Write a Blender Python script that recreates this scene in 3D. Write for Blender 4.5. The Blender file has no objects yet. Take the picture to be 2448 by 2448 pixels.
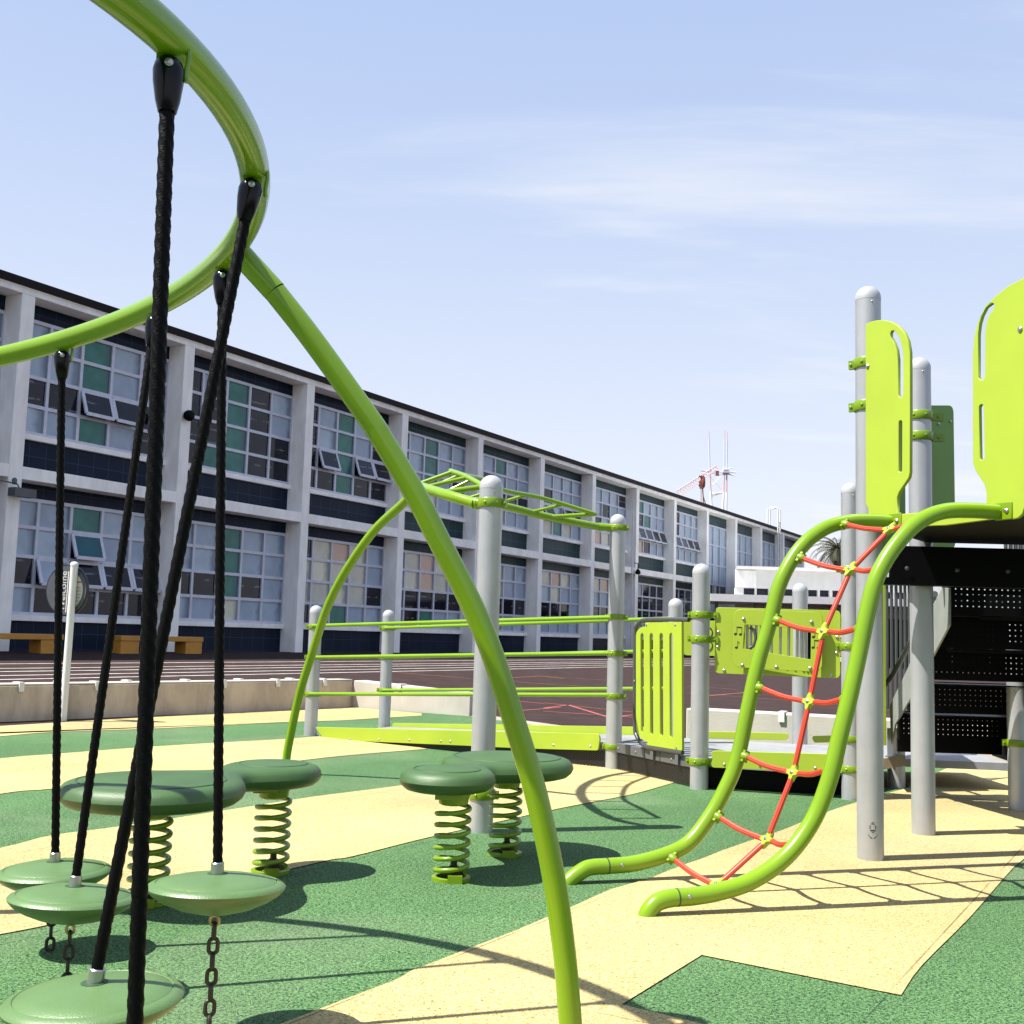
import bpy, bmesh, math, random
from mathutils import Vector, Matrix
from mathutils.geometry import interpolate_bezier
random.seed(7)
R = math.radians
SC = bpy.context.scene
COL = SC.collection

# ---------------------------------------------------------------- camera
EYE = Vector((0, 0, 1.02))
FPX, PITCH, ROLL = 2752.0, .1078, .029
fw = Vector((0, math.cos(PITCH), math.sin(PITCH)))
_r0 = Vector((1, 0, 0)); _u0 = Vector((0, -math.sin(PITCH), math.cos(PITCH)))
rt = _r0*math.cos(ROLL) + _u0*math.sin(ROLL)
up = -_r0*math.sin(ROLL) + _u0*math.cos(ROLL)
cam = bpy.data.cameras.new('camera'); camo = bpy.data.objects.new('camera', cam); COL.objects.link(camo)
m = Matrix.Identity(4)
for i in range(3):
    m[i][0] = rt[i]; m[i][1] = up[i]; m[i][2] = -fw[i]; m[i][3] = EYE[i]
camo.matrix_world = m
cam.sensor_width = 36; cam.lens = FPX/2448*36
cam.clip_start = .05; cam.clip_end = 5000
SC.camera = camo

# surveying helpers: sight lines through measured points of the photo, cut with known planes of the place
def ray(u, v): return fw + rt*((u-1224)/FPX) - up*((v-1224)/FPX)
def gp(u, v, z=0.0):
    r = ray(u, v); return EYE + r*((z-EYE.z)/r.z)
def dp(u, v, y):
    r = ray(u, v); return EYE + r*(y/r.y)
def vp(u, v, p0, p1):
    a = Vector((p0[0], p0[1], 0)); d = Vector((p1[0]-p0[0], p1[1]-p0[1], 0)); n = Vector((d.y, -d.x, 0))
    r = ray(u, v); return EYE + r*((a-EYE).dot(n)/r.dot(n))
def px(p):
    d = Vector(p)-EYE; k = d.dot(fw); return Vector((1224+FPX*d.dot(rt)/k, 1224-FPX*d.dot(up)/k))
def zy(v, u, y): return dp(u, v, y).z

# ---------------------------------------------------------------- materials
def nodes(mt):
    mt.use_nodes = True; nt = mt.node_tree; return nt, nt.nodes, nt.links
SHADY = ('pale_stucco', 'aluminium_window_frame', 'hazed_grey_mast_paint', 'hazed_red_mast_paint', 'white_mast_paint', 'dark_roof_fascia', 'weathered_concrete', 'orange_bench_paint')
ALB = .635
def mat(name, col, rough=.5, metal=0., var=.12, vscale=6., bump=0., bscale=80., spec=.5, coat=0., stain=0.):
    if name not in SHADY: col = tuple(c*ALB for c in col)
    mt = bpy.data.materials.new(name); nt, N, L = nodes(mt); b = N['Principled BSDF']
    b.inputs['Roughness'].default_value = rough; b.inputs['Metallic'].default_value = metal
    b.inputs['Specular IOR Level'].default_value = spec; b.inputs['Coat Weight'].default_value = coat
    b.inputs['Coat Roughness'].default_value = .12
    tc = N.new('ShaderNodeTexCoord'); nz = N.new('ShaderNodeTexNoise'); nz.inputs['Scale'].default_value = vscale; nz.inputs['Detail'].default_value = 6
    L.new(tc.outputs['Object'], nz.inputs['Vector'])
    rp = N.new('ShaderNodeValToRGB'); rp.color_ramp.elements[0].position = .3; rp.color_ramp.elements[1].position = .7
    d = [c*(1-var) for c in col]; l = [min(1, c*(1+var)) for c in col]
    rp.color_ramp.elements[0].color = (*d, 1); rp.color_ramp.elements[1].color = (*l, 1)
    L.new(nz.outputs['Fac'], rp.inputs['Fac'])
    src = rp.outputs['Color']
    if stain:
        n2 = N.new('ShaderNodeTexNoise'); n2.inputs['Scale'].default_value = 1.3; n2.inputs['Detail'].default_value = 9; n2.inputs['Roughness'].default_value = .7
        mp = N.new('ShaderNodeMapping'); mp.inputs['Scale'].default_value = (1.6, 1.6, .5)
        L.new(tc.outputs['Object'], mp.inputs['Vector']); L.new(mp.outputs['Vector'], n2.inputs['Vector'])
        r2 = N.new('ShaderNodeValToRGB'); r2.color_ramp.elements[0].position = .42; r2.color_ramp.elements[1].position = .62
        r2.color_ramp.elements[0].color = (1-stain,)*3+(1,); r2.color_ramp.elements[1].color = (1, 1, 1, 1)
        L.new(n2.outputs['Fac'], r2.inputs['Fac'])
        mx = N.new('ShaderNodeMix'); mx.data_type = 'RGBA'; mx.blend_type = 'MULTIPLY'; mx.inputs['Factor'].default_value = 1
        L.new(src, mx.inputs['A']); L.new(r2.outputs['Color'], mx.inputs['B']); src = mx.outputs['Result']
    L.new(src, b.inputs['Base Color'])
    if bump:
        n3 = N.new('ShaderNodeTexNoise'); n3.inputs['Scale'].default_value = bscale; n3.inputs['Detail'].default_value = 4
        L.new(tc.outputs['Object'], n3.inputs['Vector'])
        bp = N.new('ShaderNodeBump'); bp.inputs['Strength'].default_value = bump; bp.inputs['Distance'].default_value = .01
        L.new(n3.outputs['Fac'], bp.inputs['Height']); L.new(bp.outputs['Normal'], b.inputs['Normal'])
    return mt

def rubber(name, base, fleck, dark, amount):
    base, fleck, dark = [tuple(c*ALB for c in q) for q in (base, fleck, dark)]
    """poured rubber crumb: pale crumbs, dark crumbs, faint large mottling and square tile seams"""
    mt = bpy.data.materials.new(name); nt, N, L = nodes(mt); b = N['Principled BSDF']
    b.inputs['Roughness'].default_value = .85; b.inputs['Specular IOR Level'].default_value = .25
    tc = N.new('ShaderNodeTexCoord')
    def noise(sc, det=2., dist=0.):
        n = N.new('ShaderNodeTexNoise'); n.inputs['Scale'].default_value = sc; n.inputs['Detail'].default_value = det; n.inputs['Distortion'].default_value = dist
        L.new(tc.outputs['Object'], n.inputs['Vector']); return n.outputs['Fac']
    def ramp(src, p0, p1, c0, c1):
        r = N.new('ShaderNodeValToRGB'); r.color_ramp.elements[0].position = p0; r.color_ramp.elements[1].position = p1
        r.color_ramp.elements[0].color = (*c0, 1); r.color_ramp.elements[1].color = (*c1, 1); L.new(src, r.inputs['Fac']); return r.outputs['Color']
    def mix(f, a, c, mode='MIX'):
        x = N.new('ShaderNodeMix'); x.data_type = 'RGBA'; x.blend_type = mode
        if isinstance(f, float): x.inputs['Factor'].default_value = f
        else: L.new(f, x.inputs['Factor'])
        L.new(a, x.inputs['A']); L.new(c, x.inputs['B']); return x.outputs['Result']
    c = ramp(noise(95, 3), .38, .62, base, fleck)
    n2 = noise(150, 3, 1.2)
    k = ramp(n2, amount, amount+.05, (0, 0, 0), (1, 1, 1))
    dk = N.new('ShaderNodeRGB'); dk.outputs[0].default_value = (*dark, 1)
    c = mix(k, c, dk.outputs[0])
    c = mix(1., c, ramp(noise(1.1, 7), .3, .72, (.84, .85, .84), (1.08, 1.07, 1.05)), 'MULTIPLY')
    c = mix(1., c, ramp(noise(.33, 5, .6), .36, .6, (.80, .81, .82), (1.04, 1.03, 1.02)), 'MULTIPLY')
    du = N.new('ShaderNodeRGB'); du.outputs[0].default_value = (.30, .29, .22, 1)
    c = mix(ramp(noise(.55, 8, 1.2), .50, .80, (0, 0, 0), (.24, .24, .24)), c, du.outputs[0])
    # seams of the rubber tiles, broken by noise
    mp = N.new('ShaderNodeMapping'); mp.inputs['Rotation'].default_value = (0, 0, R(-59.2)); mp.inputs['Location'].default_value = (.14, .42, 0)
    L.new(tc.outputs['Object'], mp.inputs['Vector'])
    br = N.new('ShaderNodeTexBrick'); br.offset = .5; br.inputs['Scale'].default_value = 1
    br.inputs['Brick Width'].default_value = 3.1; br.inputs['Row Height'].default_value = 1.24; br.inputs['Mortar Size'].default_value = .0035
    br.inputs['Mortar Smooth'].default_value = .2; br.inputs['Bias'].default_value = 0
    L.new(mp.outputs['Vector'], br.inputs['Vector'])
    sm = N.new('ShaderNodeMath'); sm.operation = 'MULTIPLY'; L.new(br.outputs['Fac'], sm.inputs[0])
    L.new(ramp(noise(1.6, 3), .44, .56, (0, 0, 0), (.75, .75, .75)), sm.inputs[1])
    c = mix(sm.outputs[0], c, dk.outputs[0])
    L.new(c, b.inputs['Base Color'])
    bp = N.new('ShaderNodeBump'); bp.inputs['Strength'].default_value = .55; bp.inputs['Distance'].default_value = .006
    L.new(noise(140, 3), bp.inputs['Height']); L.new(bp.outputs['Normal'], b.inputs['Normal'])
    return mt

def perforated(name, col, pitch=.034, hole=.15, axes=(0, 2)):
    """sheet steel punched with a square grid of round holes"""
    mt = bpy.data.materials.new(name); nt, N, L = nodes(mt); b = N['Principled BSDF']; out = N['Material Output']
    b.inputs['Base Color'].default_value = (*col, 1); b.inputs['Roughness'].default_value = .5; b.inputs['Specular IOR Level'].default_value = .06
    tc = N.new('ShaderNodeTexCoord'); sp = N.new('ShaderNodeSeparateXYZ'); L.new(tc.outputs['Object'], sp.inputs[0])
    def m_(op, a, c=None):
        x = N.new('ShaderNodeMath'); x.operation = op
        for i, q in enumerate((a, c)):
            if q is None: continue
            if isinstance(q, (int, float)): x.inputs[i].default_value = q
            else: L.new(q, x.inputs[i])
        return x.outputs[0]
    def cell(o): return m_('SUBTRACT', m_('FRACT', m_('DIVIDE', o, pitch)), .5)
    fx, fz = cell(sp.outputs[axes[0]]), cell(sp.outputs[axes[1]])
    d = m_('SQRT', m_('ADD', m_('MULTIPLY', fx, fx), m_('MULTIPLY', fz, fz)))
    h = m_('LESS_THAN', d, hole)
    tr = N.new('ShaderNodeBsdfTransparent'); mx = N.new('ShaderNodeMixShader')
    L.new(h, mx.inputs[0]); L.new(b.outputs[0], mx.inputs[1]); L.new(tr.outputs[0], mx.inputs[2]); L.new(mx.outputs[0], out.inputs['Surface'])
    return mt

def expanded_mesh(name):
    """black expanded metal: small diamond openings"""
    mt = bpy.data.materials.new(name); nt, N, L = nodes(mt); b = N['Principled BSDF']; out = N['Material Output']
    b.inputs['Base Color'].default_value = (.012, .012, .014, 1); b.inputs['Roughness'].default_value = .45
    tc = N.new('ShaderNodeTexCoord'); sp = N.new('ShaderNodeSeparateXYZ'); L.new(tc.outputs['Object'], sp.inputs[0])
    def m_(op, a, c=None):
        x = N.new('ShaderNodeMath'); x.operation = op
        for i, q in enumerate((a, c)):
            if q is None: continue
            if isinstance(q, (int, float)): x.inputs[i].default_value = q
            else: L.new(q, x.inputs[i])
        return x.outputs[0]
    a = m_('MULTIPLY', sp.outputs[0], 30.); z = m_('MULTIPLY', sp.outputs[2], 55.)
    f1 = m_('ABSOLUTE', m_('SUBTRACT', m_('FRACT', m_('ADD', a, z)), .5)); f2 = m_('ABSOLUTE', m_('SUBTRACT', m_('FRACT', m_('SUBTRACT', a, z)), .5))
    h = m_('LESS_THAN', m_('MAXIMUM', f1, f2), .27)
    tr = N.new('ShaderNodeBsdfTransparent'); mx = N.new('ShaderNodeMixShader')
    L.new(h, mx.inputs[0]); L.new(b.outputs[0], mx.inputs[1]); L.new(tr.outputs[0], mx.inputs[2]); L.new(mx.outputs[0], out.inputs['Surface'])
    return mt

def pane_mat(name, col, rough, mott, inside=None):
    """glass painted with what shows in it: a blind that stops short of one edge, a sunlit reflection, or a dark room with pale reflection streaks"""
    mt = bpy.data.materials.new(name); nt, N, L = nodes(mt); b = N['Principled BSDF']
    b.inputs['Roughness'].default_value = rough; b.inputs['Specular IOR Level'].default_value = .32
    tc = N.new('ShaderNodeTexCoord'); ge = N.new('ShaderNodeNewGeometry'); sp = N.new('ShaderNodeSeparateXYZ'); L.new(tc.outputs['UV'], sp.inputs[0])
    def m_(op, a, c=None, cl=False):
        x = N.new('ShaderNodeMath'); x.operation = op; x.use_clamp = cl
        for i, q in enumerate((a, c)):
            if q is None: continue
            if isinstance(q, (int, float)): x.inputs[i].default_value = q
            else: L.new(q, x.inputs[i])
        return x.outputs[0]
    def ramp(src, p0, p1, c0, c1):
        r = N.new('ShaderNodeValToRGB'); r.color_ramp.elements[0].position = p0; r.color_ramp.elements[1].position = p1
        r.color_ramp.elements[0].color = (*c0, 1); r.color_ramp.elements[1].color = (*c1, 1); L.new(src, r.inputs['Fac']); return r.outputs['Color']
    def mix(f, a, c):
        x = N.new('ShaderNodeMix'); x.data_type = 'RGBA'; L.new(f, x.inputs['Factor']); L.new(a, x.inputs['A']); L.new(c, x.inputs['B']); return x.outputs['Result']
    rnd = ge.outputs['Random Per Island']
    n = N.new('ShaderNodeTexNoise'); n.inputs['Scale'].default_value = 2.6; n.inputs['Detail'].default_value = 7; L.new(tc.outputs['Object'], n.inputs['Vector'])
    c = ramp(n.outputs['Fac'], .35, .65, [q*mott for q in col], col)
    v = N.new('ShaderNodeMix'); v.data_type = 'RGBA'; v.blend_type = 'MULTIPLY'; v.inputs['Factor'].default_value = 1
    L.new(c, v.inputs['A']); L.new(ramp(rnd, 0, 1, (.78, .79, .82), (1.08, 1.07, 1.05)), v.inputs['B']); c = v.outputs['Result']
    dark = N.new('ShaderNodeRGB'); dark.outputs[0].default_value = (*(inside or (.05, .08, .13)), 1)
    if inside is None:
        edge = m_('ADD', sp.outputs[0], m_('MULTIPLY', m_('SUBTRACT', n.outputs['Fac'], .5), .5))
        c = mix(ramp(m_('ADD', edge, m_('MULTIPLY', m_('SUBTRACT', rnd, .5), .25)), .74, .95, (0, 0, 0), (.62, .62, .62)), c, dark.outputs[0])
        c = mix(ramp(sp.outputs[1], .93, 1., (0, 0, 0), (.45, .45, .45)), c, dark.outputs[0])
    else:
        w = N.new('ShaderNodeTexWave'); w.inputs['Scale'].default_value = .55; w.bands_direction = 'Y'; w.inputs['Distortion'].default_value = 1.5; w.inputs['Detail'].default_value = 3
        mp = N.new('ShaderNodeMapping'); L.new(tc.outputs['UV'], mp.inputs['Vector']); cb = N.new('ShaderNodeCombineXYZ'); L.new(m_('MULTIPLY', rnd, 9.), cb.inputs[1]); L.new(cb.outputs[0], mp.inputs['Location']); L.new(mp.outputs['Vector'], w.inputs['Vector'])
        c = mix(m_('MULTIPLY', ramp(w.outputs['Fac'], .93, 1., (0, 0, 0), (.5, .5, .5)), ramp(n.outputs['Fac'], .48, .56, (0, 0, 0), (1, 1, 1))), c, dark.outputs[0])
    L.new(c, b.inputs['Base Color']); return mt

def tile_mat(name, col):
    mt = bpy.data.materials.new(name); nt, N, L = nodes(mt); b = N['Principled BSDF']; b.inputs['Roughness'].default_value = .35; b.inputs['Specular IOR Level'].default_value = .10
    tc = N.new('ShaderNodeTexCoord'); sp = N.new('ShaderNodeSeparateXYZ'); L.new(tc.outputs['Object'], sp.inputs[0])
    cb = N.new('ShaderNodeCombineXYZ'); L.new(sp.outputs[0], cb.inputs[0]); L.new(sp.outputs[2], cb.inputs[1])
    br = N.new('ShaderNodeTexBrick'); br.offset = 0; br.inputs['Scale'].default_value = 1; br.inputs['Brick Width'].default_value = .5; br.inputs['Row Height'].default_value = .4
    br.inputs['Mortar Size'].default_value = .008; br.inputs['Bias'].default_value = -.2
    br.inputs['Color1'].default_value = (*col, 1); br.inputs['Color2'].default_value = (*[c*.75 for c in col], 1); br.inputs['Mortar'].default_value = (*[c*2.2+.01 for c in col], 1)
    L.new(cb.outputs[0], br.inputs['Vector']); L.new(br.outputs['Color'], b.inputs['Base Color']); return mt

LIME = (.42, .60, .014)
M = dict(
    tube=mat('lime_tube_paint', (.235, .42, .004), .24, var=.07, vscale=3, coat=.25, spec=.45),
    lime=mat('lime_panel_plastic', (.445, .59, .040), .42, var=.04, vscale=4, bump=.05, bscale=300),
    limed=mat('lime_clamp_paint', (.22, .37, .004), .3, var=.05),
    rear=mat('shade_darkened_lime_plastic', (.15, .36, .010), .42, var=.04),  # lime panel plastic with the shade on the rear panels put into its colour
    black=mat('black_steel', (.004, .004, .005), .5, var=.2, spec=.08),
    rope=mat('black_rope', (.0026, .0022, .003), .5, var=.3, vscale=60, bump=.2, bscale=300, spec=.10),
    cap=mat('black_moulded_cap', (.004, .004, .007), .14, var=.1, spec=.22),
    steel=mat('bare_steel', (.62, .62, .62), .3, .9, var=.1),
    zinc=mat('yellow_zinc', (.55, .45, .2), .35, .8, var=.1),
    chain=mat('dark_chain', (.045, .032, .028), .5, .3, var=.3, vscale=40),
    post=mat('silver_post_paint', (.64, .65, .68), .36, .45, var=.05, vscale=9, bump=.04, bscale=400, stain=.12),
    capm=mat('silver_cap_paint', (.60, .61, .64), .34, .2, var=.04),
    pod=mat('green_pod_plastic', (.060, .140, .036), .46, var=.12, vscale=5, bump=.2, bscale=260),
    podl=mat('pale_green_pod_plastic', (.125, .235, .078), .4, var=.10, vscale=7, bump=.15, bscale=260),
    groove=mat('pod_groove', (.03, .085, .03), .6),
    spring=mat('spring_paint', (.20, .36, .004), .3, var=.08, coat=.2),
    red=mat('red_net_rubber', (.72, .055, .018), .42, var=.08, vscale=20),
    grey=mat('dark_grey_tube', (.10, .105, .11), .35, .2, var=.1),
    deck=mat('grey_deck_coating', (.40, .41, .43), .6, var=.07, vscale=12, stain=.2),
    beam=mat('grey_deck_beam', (.13, .135, .145), .5, var=.12),
    stringer=mat('pale_grey_stringer', (.36, .38, .36), .5, var=.08, stain=.15),
    skirt=expanded_mesh('black_expanded_mesh'),
    perf=perforated('black_perforated_steel', (.004, .004, .005), hole=.125), perfd=perforated('black_perforated_steel_fine', (.004, .004, .005), hole=.085),
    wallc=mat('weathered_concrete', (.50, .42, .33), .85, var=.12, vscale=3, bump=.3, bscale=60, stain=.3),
    wallw=mat('pale_cast_concrete', (.66, .61, .54), .8, var=.06, vscale=3, bump=.2, bscale=60, stain=.12),
    white=mat('white_metal', (.95, .95, .94), .45, var=.05),
    stucco=mat('pale_stucco', (.93, .91, .87), .9, var=.05, vscale=1.2, bump=.25, bscale=45, stain=.14),
    stuccow=mat('white_annex_paint', (.98, .97, .94), .85, var=.04, vscale=1.5, stain=.08),
    fascia=mat('dark_roof_fascia', (.012, .009, .011), .6, var=.2, spec=.12),
    frame=mat('aluminium_window_frame', (.52, .54, .62), .4, .1, var=.08),
    navy=tile_mat('navy_tile', (.008, .015, .034)),
    teal=tile_mat('dark_teal_tile', (.02, .045, .052)),
    pf=pane_mat('frosted_pane', (.40, .49, .60), .28, .86),
    pd=pane_mat('dark_pane', (.014, .015, .028), .06, .5, (.25, .26, .28)),
    pg=pane_mat('green_pane', (.045, .21, .175), .2, .7),
    pw=pane_mat('cream_reflection_pane', (.70, .68, .55), .25, .85),  # reflection of a sunlit building painted as the pane colour
    pp=pane_mat('peach_reflection_pane', (.72, .50, .38), .25, .88),  # warm sunlit reflection painted into the glass
    pt=pane_mat('teal_pane', (.015, .12, .15), .15, .8),
    orange=mat('orange_bench_paint', (.52, .235, .025), .45, var=.1, stain=.1),
    bark=mat('palm_bark', (.12, .09, .06), .9, var=.3),
    frond=mat('palm_frond', (.07, .075, .03), .6, var=.35),
    mast=mat('hazed_grey_mast_paint', (.55, .57, .68), .6, var=.1),  # mast grey lightened to carry the haze of distance
    mastr=mat('hazed_red_mast_paint', (.62, .40, .42), .6, var=.1),  # red paint paled in its colour, standing in for distance haze
    mastw=mat('white_mast_paint', (.8, .78, .8), .6, var=.05),
    redm=mat('red_crane_paint', (.38, .10, .07), .5, var=.25),
    signg=mat('grey_sign_face', (.10, .11, .13), .4, var=.06),
    signd=mat('dark_sign_edge', (.012, .014, .03), .4),
    text=mat('white_lettering', (.8, .8, .8), .5, var=.02),
    ink=mat('black_print', (.012, .015, .012), .5),
    cream=mat('cream_print', (.72, .72, .62), .5, var=.06),
    rust=mat('orange_red_print', (.55, .10, .03), .5),
    asphalt=None, line=mat('worn_white_line', (.85, .80, .76), .8, var=.12, vscale=8, stain=.3),
    redline=mat('worn_red_line', (.55, .13, .12), .8, var=.2, vscale=8, stain=.35),
    orline=mat('worn_orange_line', (.6, .22, .1), .8, var=.2, vscale=8, stain=.35),
    green=rubber('green_rubber_crumb', (.074, .205, .066), (.20, .385, .152), (.006, .026, .012), .517),
    yellow=rubber('yellow_rubber_crumb', (.63, .485, .205), (.79, .64, .32), (.15, .10, .03), .582),
    kerb=mat('beige_kerb_concrete', (.42, .38, .30), .85, var=.12, vscale=5, bump=.2),
    tan=mat('tan_bracket', (.36, .29, .18), .6, var=.1),
)
def asphalt():
    mt = mat('reddish_dark_asphalt', (.066, .041, .039), .92, spec=.12, var=.28, vscale=70, bump=.3, bscale=150, stain=.3); return mt
M['asphalt'] = asphalt()

# ---------------------------------------------------------------- mesh building
class MB:
    """collects world-space shapes and links them as ONE mesh object"""
    def __init__(s): s.v = []; s.f = []; s.mi = []; s.sm = []
    def add(s, vs, fs, mi=0, smooth=False):
        o = len(s.v); s.v += [Vector(v) for v in vs]
        for f in fs: s.f.append([i+o for i in f]); s.mi.append(mi); s.sm.append(smooth)
        return s
    def hexa(s, p, mi=0):   # 8 corners: bottom ring 0-3, top ring 4-7
        return s.add(p, [(3, 2, 1, 0), (4, 5, 6, 7), (0, 1, 5, 4), (1, 2, 6, 5), (2, 3, 7, 6), (3, 0, 4, 7)], mi)
    def box(s, c, ex, ey, ez, mi=0):   # centre and three half-axis vectors
        c = Vector(c); ex, ey, ez = Vector(ex), Vector(ey), Vector(ez)
        return s.hexa([c-ex-ey-ez, c+ex-ey-ez, c+ex+ey-ez, c-ex+ey-ez, c-ex-ey+ez, c+ex-ey+ez, c+ex+ey+ez, c-ex+ey+ez], mi)
    def bar(s, a, b, w, h, mi=0, upv=(0, 0, 1)):
        a, b = Vector(a), Vector(b); d = (b-a); l = d.length/2; d.normalize(); sd = d.cross(Vector(upv)).normalized(); u = sd.cross(d)
        return s.box((a+b)/2, d*l, sd*w/2, u*h/2, mi)
    def tube(s, pts, r, n=14, caps=True, mi=0, closed=False, prof=None):
        pts = [Vector(p) for p in pts]; k = len(pts); rs = r if isinstance(r, (list, tuple)) else [r]*k
        tg = []
        for i in range(k):
            if closed: t = pts[(i+1) % k]-pts[i-1]
            else: t = pts[min(i+1, k-1)]-pts[max(i-1, 0)]
            tg.append(t.normalized())
        a = Vector((0, 0, 1)) if abs(tg[0].z) < .9 else Vector((1, 0, 0))
        u = tg[0].cross(a).normalized(); vs = []
        for i in range(k):
            u = (u - tg[i]*u.dot(tg[i])).normalized(); w = tg[i].cross(u)
            for j in range(n):
                th = 2*math.pi*j/n; q = rs[i]*(prof(i, th) if prof else 1)
                vs.append(pts[i] + u*math.cos(th)*q + w*math.sin(th)*q)
        fs = []
        for i in range(k if closed else k-1):
            for j in range(n):
                a0, b0 = i*n+j, i*n+(j+1) % n; i2 = (i+1) % k
                fs.append((a0, b0, i2*n+(j+1) % n, i2*n+j))
        s.add(vs, fs, mi, True)
        if caps and not closed:
            o = len(s.v)-k*n
            s.f.append([o+j for j in range(n)][::-1]); s.mi.append(mi); s.sm.append(False)
            s.f.append([o+(k-1)*n+j for j in range(n)]); s.mi.append(mi); s.sm.append(False)
        return s
    def lathe(s, c, prof, n=28, mi=0, axis=(0, 0, 1), smooth=True):
        c = Vector(c); ax = Vector(axis).normalized(); a = Vector((1, 0, 0)) if abs(ax.x) < .9 else Vector((0, 1, 0))
        u = ax.cross(a).normalized(); w = ax.cross(u); vs = []; fs = []
        for r, z in prof:
            for j in range(n):
                th = 2*math.pi*j/n; vs.append(c + ax*z + (u*math.cos(th) + w*math.sin(th))*max(r, 1e-4))
        k = len(prof)
        for i in range(k-1):
            for j in range(n): fs.append((i*n+j, i*n+(j+1) % n, (i+1)*n+(j+1) % n, (i+1)*n+j))
        fs.append([j for j in range(n)][::-1]); fs.append([(k-1)*n+j for j in range(n)])
        return s.add(vs, fs, mi, smooth)
    def poly(s, pts, mi=0): return s.add(pts, [list(range(len(pts)))], mi)
    def mesh(s, name, org=Vector((0, 0, 0)), rm=None):
        me = bpy.data.meshes.new(name); vs = [(v-org) for v in s.v]
        if rm: vs = [rm @ v for v in vs]
        me.from_pydata([tuple(v) for v in vs], [], s.f)
        me.polygons.foreach_set('material_index', s.mi); me.polygons.foreach_set('use_smooth', s.sm)
        bm = bmesh.new(); bm.from_mesh(me); bmesh.ops.recalc_face_normals(bm, faces=bm.faces); bm.to_mesh(me); bm.free()
        try: me.set_sharp_from_angle(angle=R(38))
        except Exception: pass
        me.update(); return me
ORG = {}
def root_of(o):
    while o.parent: o = o.parent
    return o
def thing(name, label, cat, loc, group=None, rz=0.0):
    o = bpy.data.objects.new(name, None); COL.objects.link(o); o.location = loc; o.rotation_euler = (0, 0, rz)
    o.empty_display_size = .1
    tag(o, label, cat, group); ORG[o.name] = (Vector(loc), rz); return o
def tag(o, label=None, cat=None, group=None, kind=None):
    if label: o['label'] = label
    if cat: o['category'] = cat
    if group: o['group'] = group
    if kind: o['kind'] = kind
def obj(name, mb, mats, parent=None, label=None, bevel=0.0):
    if parent:
        org, rz = ORG[root_of(parent).name]; rm = Matrix.Rotation(-rz, 3, 'Z') if rz else None
        me = mb.mesh(name, org, rm)
    else: me = mb.mesh(name)
    return _link(name, me, mats, parent, label, bevel)
def _link(name, me, mats, parent, label=None, bevel=0.0):
    mi_ = [p.material_index for p in me.polygons]; me.materials.clear()
    for q in (mats if isinstance(mats, (list, tuple)) else [mats]): me.materials.append(M[q] if isinstance(q, str) else q)
    if any(mi_): me.polygons.foreach_set('material_index', mi_)
    o = bpy.data.objects.new(name, me); COL.objects.link(o)
    if parent: o.parent = parent
    else: ORG[o.name] = (Vector((0, 0, 0)), 0)
    if label: o['label'] = label
    if bevel:
        b = o.modifiers.new('bevel', 'BEVEL'); b.width = bevel; b.segments = 2; b.limit_method = 'ANGLE'; b.angle_limit = R(40); b.harden_normals = False
    return o
def uv_panes(o):
    me = o.data; uv = me.uv_layers.new(name='pane')
    for p in me.polygons:
        xs = [me.vertices[i].co.x for i in p.vertices]; zs = [me.vertices[i].co.z for i in p.vertices]
        for li in p.loop_indices:
            c = me.vertices[me.loops[li].vertex_index].co; uv.data[li].uv = ((c.x-min(xs))/max(1e-4, max(xs)-min(xs)), (c.z-min(zs))/max(1e-4, max(zs)-min(zs)))
    return o
def single(name, mb, mats, label, cat, base, group=None, bevel=0.0):
    """a thing that is one mesh, its origin at its base"""
    me = mb.mesh(name, Vector(base)); o = _link(name, me, mats, None, None, bevel); o.location = base
    ORG[o.name] = (Vector(base), 0); tag(o, label, cat, group); return o
def struct(name, mb, mats):
    o = obj(name, mb, mats); o['kind'] = 'structure'; return o
def children(o): return [c for c in bpy.data.objects if c.parent == o]
def copy_tree(o, parent=None):
    c = o.copy(); COL.objects.link(c)
    if parent: c.parent = parent
    if o.name in ORG: ORG[c.name] = ORG[o.name]
    for ch in children(o): copy_tree(ch, c)
    return c
def spline(pts, n=8):
    """Catmull-Rom through the points"""
    P = [Vector(p) for p in pts]; P = [P[0]*2-P[1]] + P + [P[-1]*2-P[-2]]; out = []
    for i in range(1, len(P)-2):
        for j in range(n):
            t = j/n; a, b, c, d = P[i-1], P[i], P[i+1], P[i+2]
            out.append(.5*((2*b)+(c-a)*t+(2*a-5*b+4*c-d)*t*t+(3*b-3*c+d-a)*t**3))
    out.append(P[-2]); return out
def fillet(pts, r, seg=5):
    """round the corners of a closed 2D outline; r a number or one per corner"""
    k = len(pts); out = []
    for i in range(k):
        p = Vector(pts[i]); a = Vector(pts[i-1]); b = Vector(pts[(i+1) % k]); rr = r[i] if isinstance(r, (list, tuple)) else r
        if rr <= 0: out.append(p); continue
        da, db = (a-p), (b-p); q = min(rr, da.length*.48, db.length*.48); s0 = p+da.normalized()*q; s1 = p+db.normalized()*q
        for j in range(seg+1):
            t = j/seg; out.append(s0*(1-t)**2 + p*2*t*(1-t) + s1*t*t)
    return out
def slot(a, b, w, n=6):
    """rounded slot between two 2D points"""
    a, b = Vector(a), Vector(b); d = (b-a).normalized(); nn = Vector((-d.y, d.x)); out = []
    for j in range(n+1):
        t = math.pi*j/n; out.append(b + nn*math.cos(t)*w/2 + d*math.sin(t)*w/2)
    for j in range(n+1):
        t = math.pi*j/n; out.append(a - nn*math.cos(t)*w/2 - d*math.sin(t)*w/2)
    return out
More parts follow.
